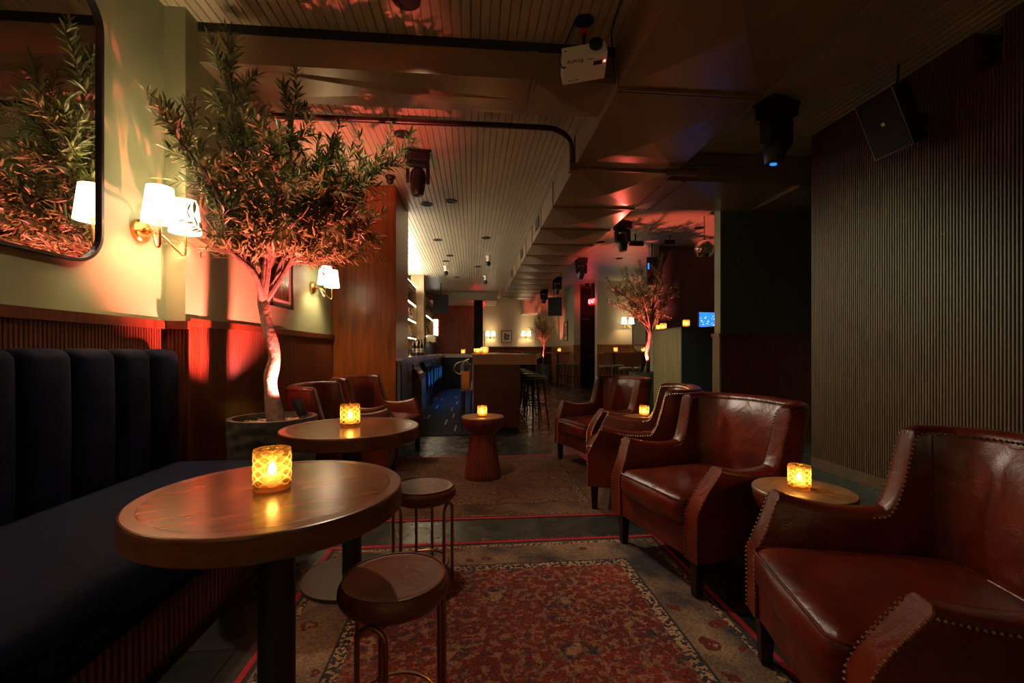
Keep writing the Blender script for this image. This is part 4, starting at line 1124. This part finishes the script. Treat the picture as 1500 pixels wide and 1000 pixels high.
# ------------------------------------------------------------------ bar
t = thing('bar_counter', 'left back bar counter with grey marble top', 'bar counter', (0, 0, 0))
MB().box(-1.775, -.95, 7.0, 15.6, .945, 1.064).box(-.95, .0, 15.0, 15.6, .945, 1.064).build('countertop', 'marble', t, False, bevel=.006)
MB().box(-1.775, -1.02, 7.62, 15.0, .0, .945).box(-1.775, .0, 15.05, 15.6, 0, .945).build('cabinet', 'black', t, False)
t = thing('bar_island', 'right bar counter with thick speckled stone top and dark red wood body', 'bar counter', (0, 0, 0))
MB().box(.0, .885, 6.10, 15.6, .963, 1.107).build('countertop', 'stone', t, False, bevel=.005)
MB().box(.018, .655, 6.13, 15.6, .1, .963).build('body', 'islandwood', t, False)
MB().box(.04, .62, 6.16, 15.6, 0, .1).build('plinth', 'black', t, False)
ft = thing('foot_rail', 'brass foot rail along the bar stools', 'foot rail', (0, 0, 0))
MB().tube([(.715, 6.18, .20), (.715, 14.5, .20)], .019, 14).ball((.715, 6.18, .20), .024, 14, 8).build('rail', 'brass', ft)
for y in (6.3, 8.3, 10.3, 12.3): MB().tube([(.715, y, 0), (.715, y, .2)], .016, 10).cyl((.715, y, 0), .04, .012, 16).build('bracket', 'brass', ft)
# grey service cabinet at the base of the pillar
t = thing('service_cabinet', 'grey panelled cabinet with stone top against the side of the oak pillar', 'cabinet', (0, 0, 0))
MB().box(-.975, -.93, 5.89, 6.98, .0, 1.02).build('body', 'grey', t, False)
dd = MB().box(-.932, -.918, 5.93, 6.42, .1, .98).box(-.932, -.918, 6.46, 6.94, .1, .98).build('door', 'grey', t, False, bevel=.004)
MB().box(-.918, -.895, 6.52, 6.55, .70, .86).build('handle', 'copper', dd, False)
MB().box(-.978, -.905, 5.87, 6.98, 1.02, 1.06).build('top', 'marble', t, False)
# curved steel bin at the end of the back bar
t = thing('ice_bin', 'bar bin with curved steel guard at the near end of the back bar', 'bar equipment', (0, 0, 0))
MB().box(-.90, -.79, 7.02, 7.58, .02, .80).build('body', 'islandwood', t, False)
MB().box(-1.0, -.90, 7.02, 7.58, .02, .94).build('side_panel', 'black', t, False)
pr_ = [(-.98, .90), (-.92, .90), (-.86, .86), (-.81, .78), (-.782, .66), (-.775, .45), (-.775, .02)]
q = smooth_path([(a, 0, b) for a, b in pr_], 5); rows = [[(p.x, 7.0, p.z), (p.x, 7.60, p.z), (p.x - .012, 7.60, p.z - .012), (p.x - .012, 7.0, p.z - .012), (p.x, 7.0, p.z)] for p in q]
MB().grid(rows).build('steel_guard', 'steel', t)
# fridges under the back bar
def fridge(label, y0, y1):
    t = thing('bar_fridge', label, 'fridge', (-1.0, (y0 + y1) / 2, .05), 0, 'blue lit bar fridges')
    h = (y1 - y0) / 2
    MB().box(-.01, .03, -h, h, -.05, .88).build('body', 'black', t, False)
    n = 2
    for k in range(n):
        a = -h + .04 + k * (2 * h - .04) / n; b = a + (2 * h - .04) / n - .04
        p = MB().box(.03, .053, a + .05, b - .05, .10, .78).build('lit_interior', 'fridgelit', t, False)
        f = MB()
        for q in ((a, b, .04, .10), (a, b, .78, .84), (a, a + .05, .1, .78), (b - .05, b, .1, .78)): f.box(.03, .056, q[0], q[1], q[2], q[3])
        d_ = f.build('door', 'black', t, False)
        MB().box(.056, .058, a + .05, b - .05, .1, .78).build('glass', 'clear', d_, False)
        MB().tube([(.075, b - .03, .35), (.075, b - .03, .65)], .009, 8).build('handle', 'steel', d_)
    return t
fridge('blue lit glass bar fridge nearest the viewer', 9.1, 10.5)
fridge('blue lit glass bar fridge in the middle of the three', 10.7, 12.1)
fridge('blue lit glass bar fridge farthest from the viewer', 12.3, 13.7)
# rubber mat
t = thing('rubber_mat', 'long black rubber floor mat behind the bar', 'mat', (0, 0, 0))
MB().box(-.86, -.02, 6.12, 14.9, .001, .012).build('mat', 'rubber', t, False)
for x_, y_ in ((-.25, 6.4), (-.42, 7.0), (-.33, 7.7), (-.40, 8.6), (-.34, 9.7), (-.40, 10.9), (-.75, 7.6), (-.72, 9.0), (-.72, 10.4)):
    MB().box(x_ - .012, x_ + .012, y_, y_ + .5, .0125, .0145).build('mat_glint', 'mat_glint', t, False)  # pale strips stand in for highlights along the mat joins
# sink station against the island
t = thing('sink_station', 'steel bar sink station with hoses against the inside of the island', 'bar equipment', (0, 0, 0))
MB().box(-.17, .012, 6.45, 8.2, .58, .62).box(-.17, -.155, 6.45, 8.2, .62, .95).box(.0, .012, 6.45, 8.2, .62, .95).build('frame', 'steel', t, False)
MB().box(-.165, -.03, 6.40, 6.45, .60, .86).build('basin', 'copper', t, False, bevel=.015)
for x_, y_ in ((-.15, 6.48), (-.02, 6.48), (-.15, 8.15), (-.02, 8.15)): MB().tube([(x_, y_, .013), (x_, y_, .58)], .016, 10).build('leg', 'steel', t)
MB().tube(smooth_path([(-.02, 6.42, .95), (-.12, 6.42, 1.0), (-.23, 6.44, .96), (-.26, 6.46, .88), (-.20, 6.46, .82), (-.08, 6.44, .84), (-.01, 6.42, .92)], 8), .011, 10).tube(smooth_path([(-.03, 6.39, .92), (-.02, 6.385, .75), (-.035, 6.385, .62)], 6), .009, 8).build('hose', 'steel', t)
MB().tube([(-.12, 6.6, .9), (-.12, 6.6, 1.0), (-.05, 6.6, 1.03)], .012, 8).tube([(-.1, 7.2, .9), (-.1, 7.2, 1.0)], .03, 10).build('tap', 'steel', t)

# shelves behind the bar
def shelf_unit(label, x0, x1, y0, y1, levels, top):
    t = thing('back_bar_shelf', label, 'shelf', (0, 0, 0))
    MB().box(x0, x1, y0 - .03, y0, 1.064, top).box(x0, x1, y1, y1 + .03, 1.064, top).build('upright', 'shelfwood', t, False)
    for z in levels:
        s = MB().box(x0, x1, y0, y1, z - .03, z).build('shelf_board', 'shelfwood', t, False)
        MB().box(x1 - .02, x1 + .004, y0, y1, z - .03, z - .004).build('led_strip', 'ledwarm', s, False)
    MB().box(x0, x1, y0, y1, top, top + .10).build('cabinet_top', 'shelfwood', t, False)
    return t
shelf_unit('lit bottle shelves beyond the stone column', -1.775, -1.32, 13.0, 15.2, (1.60, 2.20), 2.62)
shelf_unit('lit shelves between the oak pillar and the stone column', -1.775, -1.55, 7.05, 12.5, (1.50, 1.95, 2.40), 2.75)
def bottle(name, label, mat, loc, s=1.0, lab=True, foil=None, group=None):
    t = thing(name, label, 'bottle', loc, 0, group); t.scale = (s, s, s)
    MB().lathe([(0, 0), (.036, 0), (.038, .004), (.038, .18), (.030, .21), (.015, .235), (.0135, .30), (.0155, .302), (.0155, .312), (0, .312)], 20).build('glass', mat, t)
    if lab: MB().lathe([(.0385, .06), (.0385, .14)], 20, cap=False).build('label', 'label', t)
    if foil: MB().lathe([(.0145, .25), (.0142, .30), (.0162, .313), (0, .314)], 16).build('foil', foil, t)
    return t
bw = bottle('wine_bottle', 'dark wine bottle on the marble back bar, leftmost of the row', 'bottle_dark', (-1.085, 8.45, 1.0645), 1.0, True, None, 'wine bottles on the back bar')
bottle('wine_bottle', 'dark wine bottle with red foil on the marble back bar', 'bottle_dark', (-1.03, 8.62, 1.0645), 1.0, True, 'redfoil', 'wine bottles on the back bar')
dup(bw, (-.995, 8.86, 1.0645), .4, 'dark wine bottle on the marble back bar, rightmost of the row', 'wine bottles on the back bar')
bottle('wine_bottle', 'tall wine bottle with pale foil behind the row on the back bar', 'bottle_dark', (-1.06, 8.95, 1.0645), 1.22, True, 'label', 'wine bottles on the back bar')
# glasses
gp = tag(MB().lathe([(0, 0), (.03, 0), (.036, .12), (.034, .12), (.028, .008), (0, .008)], 18).build('tumbler_glass', 'clear', loc=(-1.10, 7.75, 1.0645)), 'clear tumbler on the back bar in the near group', 'glass', 'tumblers on the back bar')
for i, (x_, y_) in enumerate(((-1.02, 7.80), (-1.13, 7.92), (-1.05, 7.98), (-1.0, 9.4), (-1.04, 9.55), (-1.08, 9.42), (-1.02, 9.72))):
    g = gp.copy(); C.objects.link(g); g.location = (x_, y_, 1.0645)
    g['label'] = 'clear tumbler on the back bar in the near group' if i < 3 else 'clear tumbler on the back bar before the coffee machine'
gp['label'] = 'clear tumbler on the back bar in the near group'
# spirit bottles on the shelves
protos = [bottle('spirit_bottle', 'x', m_, (0, 0, -50), 1, lb) for m_, lb in (('bottle_amber', True), ('bottle_pale', True), ('bottle_dark', True), ('bottle_amber', False))]
rnd = random.Random(9)
for z, lv in ((1.60, 'lower'), (2.20, 'upper')):
    for k in range(12):
        y_ = 13.12 + k * .17; pr_i = rnd.randrange(4)
        o = dup(protos[pr_i], (-1.40 + rnd.uniform(-.02, .02), y_, z + .0005), rnd.random() * 6, 'spirit bottle in the row on the %s lit shelf beyond the stone column' % lv, 'spirit bottles on the %s shelf' % lv)
        o.scale = (rnd.uniform(.95, 1.15),) * 2 + (rnd.uniform(.85, 1.1),)
for z, lv in ((1.50, 'lower'), (1.95, 'middle')):
    for k in range(7):
        o = dup(protos[rnd.randrange(4)], (-1.62, 11.0 + k * .2, z + .0005), rnd.random() * 6, 'spirit bottle on the %s shelf between the oak pillar and the stone column' % lv, 'spirit bottles on the near %s shelf' % lv)
for p_ in protos:
    for ch in list(bpy.data.objects):
        if ch.parent == p_: bpy.data.objects.remove(ch)
    bpy.data.objects.remove(p_)
# coffee machine
t = thing('coffee_machine', 'cream espresso machine on the back bar', 'coffee machine', (-1.13, 12.9, 1.0645), 0)
MB().box(-.17, .10, -.2, .2, .34, .50).build('boiler_housing', 'cream', t, False, bevel=.02)
MB().box(-.17, -.02, -.18, .18, .03, .34).build('body', 'cream', t, False, bevel=.02)
MB().box(-.15, .15, -.2, .2, .0, .03).build('drip_tray', 'black', t, False)
MB().box(-.15, .09, -.18, .18, .50, .55).build('cup_rail', 'steel', t, False)
for y_ in (-.1, .1): MB().cyl((.05, y_, .27), .035, .07, 16).tube([(.05, y_, .28), (.18, y_, .27)], .014, 8).build('group_head', 'black', t)
MB().ball((.15, 0, .42), .035, 12, 8).tube([(.13, -.15, .40), (.17, -.15, .18)], .007, 8).build('steam_wand', 'black', t)
t = thing('drink_dispenser', 'dark round urn between the bottles and the coffee machine', 'urn', (-1.15, 12.35, 1.0645))
MB().lathe([(0, 0), (.11, 0), (.13, .04), (.13, .22), (.08, .30), (.03, .33), (0, .33)], 24).build('vessel', 'blackm', t)
MB().cyl((0, 0, .33), .03, .03, 12).build('lid_knob', 'black', t)
tag(MB().box(-1.53, -1.36, 17.93, 17.95, 2.12, 2.42).box(-1.53, -1.36, 17.93, 17.95, 1.78, 2.08).build('window_1', 'windowlit'), 'two bright frosted panes beside the bottle shelves', 'window', None, 'structure')
candle('amber candle holder on the far cross counter of the bar', (-.31, 15.3, 1.065), 1.6)
# square candle holders on the island
def square_candle(label, loc, s, rz):
    t = thing('candle_holder', label, 'candle', loc, rz, 'square amber candle holders on the bar')
    MB().box(-s, s, -s, s, 0, .02).box(-s, s, -s, -s + .006, .02, 2 * s).box(-s, s, s - .006, s, .02, 2 * s).box(-s, -s + .006, -s, s, .02, 2 * s).box(s - .006, s, -s, s, .02, 2 * s).build('glass', 'amber', t, False)
    c = MB().lathe([(0, .0205), (.02, .0205), (.02, .045), (0, .045)], 16).build('tea_light', 'wax', t)
    MB().lathe([(0, .046), (.006, .055), (0, .078)], 10).build('flame', 'flame', c)
    point('candle_light', (0, 0, .07), .8, FLAME, .012, t); return t
square_candle('larger square amber candle holder on the near end of the bar island', (.175, 6.50, 1.1075), .052, .1)
square_candle('smaller square amber candle holder behind the larger one on the bar island', (.07, 6.75, 1.1075), .040, .3)
t = thing('bar_pole', 'thin steel pole standing on the bar island', 'pole', (.20, 7.6, 1.1075))
MB().tube([(0, 0, 0), (0, 0, .38)], .006, 8).lathe([(.02, 0), (.018, .05), (.008, .09)], 14).build('pole', 'steel', t)

# bar stools
def bar_stool(label, loc, rz=.4, group='green bar stools along the island'):
    t = thing('bar_stool', label, 'bar stool', loc, rz, group)
    R = .165
    MB().lathe([(0, .785), (R * .9, .783), (R, .775), (R + .003, .755), (R, .735), (R * .95, .728), (0, .728)], 32).build('seat', 'greenseat', t)
    MB().lathe([(R + .0035, .752), (R + .006, .747), (R + .0035, .742)], 32, cap=False).build('trim_ring', 'brass', t)
    for k in range(4):
        a = PI / 4 + k * PI / 2; c, s = math.cos(a), math.sin(a)
        MB().tube([(.11 * c, .11 * s, .73), (.20 * c, .20 * s, 0)], [.014, .011], 10).build('leg', 'black', t)
    MB().tube([(.158 * math.cos(2 * PI * k / 32), .158 * math.sin(2 * PI * k / 32), .36) for k in range(32)], .008, 8, True).build('foot_ring', 'black', t)
    return t
bs = bar_stool('green topped bar stool at the near end of the bar island', (.935, 6.55, 0))
for i, y_ in enumerate((7.25, 7.95, 8.65, 9.35, 10.05, 10.75)):
    dup(bs, (.935, y_, 0), .4 + i * .3, '%s green topped bar stool along the bar island from the near end' % ('second', 'third', 'fourth', 'fifth', 'sixth', 'seventh')[i])
for lb, x_, y_ in (('green topped bar stool in front of the exit door', 3.55, 11.7), ('green topped bar stool under the left end of the long high table', 3.98, 12.0),
                   ('green topped bar stool right in front of the high table, nearest', 3.50, 9.95), ('green topped bar stool beside the planter at the high table', 3.95, 10.2),
                   ('green topped stool left at the far high table by the pier', 2.93, 14.3), ('green topped stool right at the far high table by the pier', 3.08, 13.6)):
    dup(bs, (x_, y_, 0), .2, lb, 'green bar stools at the high tables')
def high_table(label, loc, hx, hy, legs):
    t = thing('high_table', label, 'table', loc)
    MB().box(-hx, hx, -hy, hy, 1.08, 1.13).build('tabletop', 'hightop', t, False, bevel=.004)
    for lx in legs:
        MB().tube([(lx, 0, .02), (lx, 0, 1.08)], .05, 14).build('leg', 'darkgrey', t)
        MB().cyl((lx, 0, 0), .24, .02, 28).build('base', 'darkgrey', t)
    return t
high_table('long high wood table against the cream wall behind the middle olive tree', (4.62, 12.65, 0), .92, .30, (-.55, .35))
high_table('far high wood table by the sage pier', (2.85, 14.9, 0), .34, .34, (0,))
candle('amber candle holder at the left of the long high table', (4.12, 12.6, 1.131), 1.3)
candle('amber candle holder at the right of the long high table', (4.95, 12.6, 1.131), 1.3)
candle('amber candle holder on the far high table by the pier', (2.92, 14.9, 1.131), 1.3)
# oval mirror by the mid sconce
t = thing('wall_mirror', 'tall oval mirror on the cream wall behind the middle olive tree', 'mirror', (5.02, 13.12, 1.75), -PI / 2)
o_ = rrect(.22, .62, .21, 8); i_ = rrect(.20, .60, .195, 8)
MB().grid([[(.0, *o_[k]), (.03, *o_[k]), (.03, *i_[k]), (.012, *i_[k])] for k in range(len(o_))], True).build('frame', 'black', t, False)
MB().add([(.013, *q) for q in i_], [tuple(range(len(i_)))]).build('mirror_glass', 'mirror', t, False)
# far banquette and plant, curtain
t = thing('banquette_bench', 'dark navy banquette along the far cream wall', 'bench', (1.7, 17.5, 0))
for k in range(8): MB().rbox((-1.05 + k * .3, .36, .72), (.15, .10, .40), .06, 3).build('back_channel', 'velvet', t, weld=True)
MB().rbox((0, .0, .33), (1.2, .38, .16), .07, 4).build('seat_cushion', 'velvet', t, weld=True)
MB().box(-1.2, 1.2, -.3, .4, 0, .18).build('plinth', 'wains', t, False)
t = thing('potted_plant', 'small yellow green plant on a stand before the far banquette', 'plant', (2.05, 15.4, 0))
MB().lathe([(0, 0), (.12, 0), (.15, .80), (.14, .80), (.12, .74), (0, .74)], 20).build('pot', 'black', t)
mb = MB(); rnd = random.Random(8)
for k in range(22):
    a = rnd.uniform(0, 2 * PI); d_ = Vector((math.cos(a) * .5, math.sin(a) * .5, rnd.uniform(.4, 1))).normalized(); L_ = rnd.uniform(.3, .55)
    sd_ = d_.cross(Vector((0, 0, 1))).normalized() * .04; p0 = Vector((0, 0, .74)); p1 = p0 + d_ * L_ * .6; p2 = p0 + d_ * L_ + Vector((d_.x, d_.y, -.15)) * .2
    mb.add([p0, p1 - sd_, p2, p1 + sd_], [(0, 1, 2), (0, 2, 3)])
mb.build('leaves', 'yellowleaf', t, False)
mb = MB(); rows = []
for k in range(61): rows.append([(.05 + .32 * k / 60, 15.9 + .02 * math.sin(k * 1.1), .02), (.05 + .32 * k / 60, 15.9 + .02 * math.sin(k * 1.1), 2.97)])
mb.grid(rows); o = mb.build('curtain', 'curtain'); so = o.modifiers.new('thick', 'SOLIDIFY'); so.thickness = .006
tag(o, 'black curtain at the far end of the bar', 'curtain')

# exit signs
def exit_sign(label, loc, rz, glow):
    t = thing('exit_sign', label, 'exit sign', loc, rz)
    MB().box(-.17, .17, -.03, .03, -.10, .10).build('housing', 'redsign', t, False, bevel=.006)
    text('EXIT', .17, 'signlit', t, (0, -.032, 0), (PI / 2, 0, 0))
    text('EXIT', .17, 'signlit', t, (0, .032, 0), (PI / 2, 0, PI))
    MB().box(-.04, .04, -.03, .03, .10, (2.98 if 16 < loc[1] else CEIL) - loc[2]).build('bracket', 'black', t, False)
    point('exit_glow', (0, -.25, .0), glow, (1, .02, .03), .08, t)
    return t
exit_sign('red lit exit sign above the black fire door', (3.78, 13.8, 2.72), math.radians(-62), 2.5)
exit_sign('red lit exit sign hanging over the far end of the bar', (.33, 16.5, 2.86), math.radians(-62), 2)

# warm cove strip along the top of the back bar, washing the beadboard ceiling
t = thing('led_strip_light', 'warm white cove strip along the top of the back bar shelves', 'strip light', (0, 0, 0))
MB().box(-1.56, -1.53, 7.1, 12.5, 2.87, 2.885).build('lit_strip', M['cove'], t, False)
MB().box(-1.57, -1.52, 7.1, 12.5, 2.855, 2.87).build('channel', 'steel', t, False)
spot('aisle_beam', (2.47, 7.1, 2.82), (1.0, 5.5, 0), 45, (1, .86, .62), 34, .8, .05)
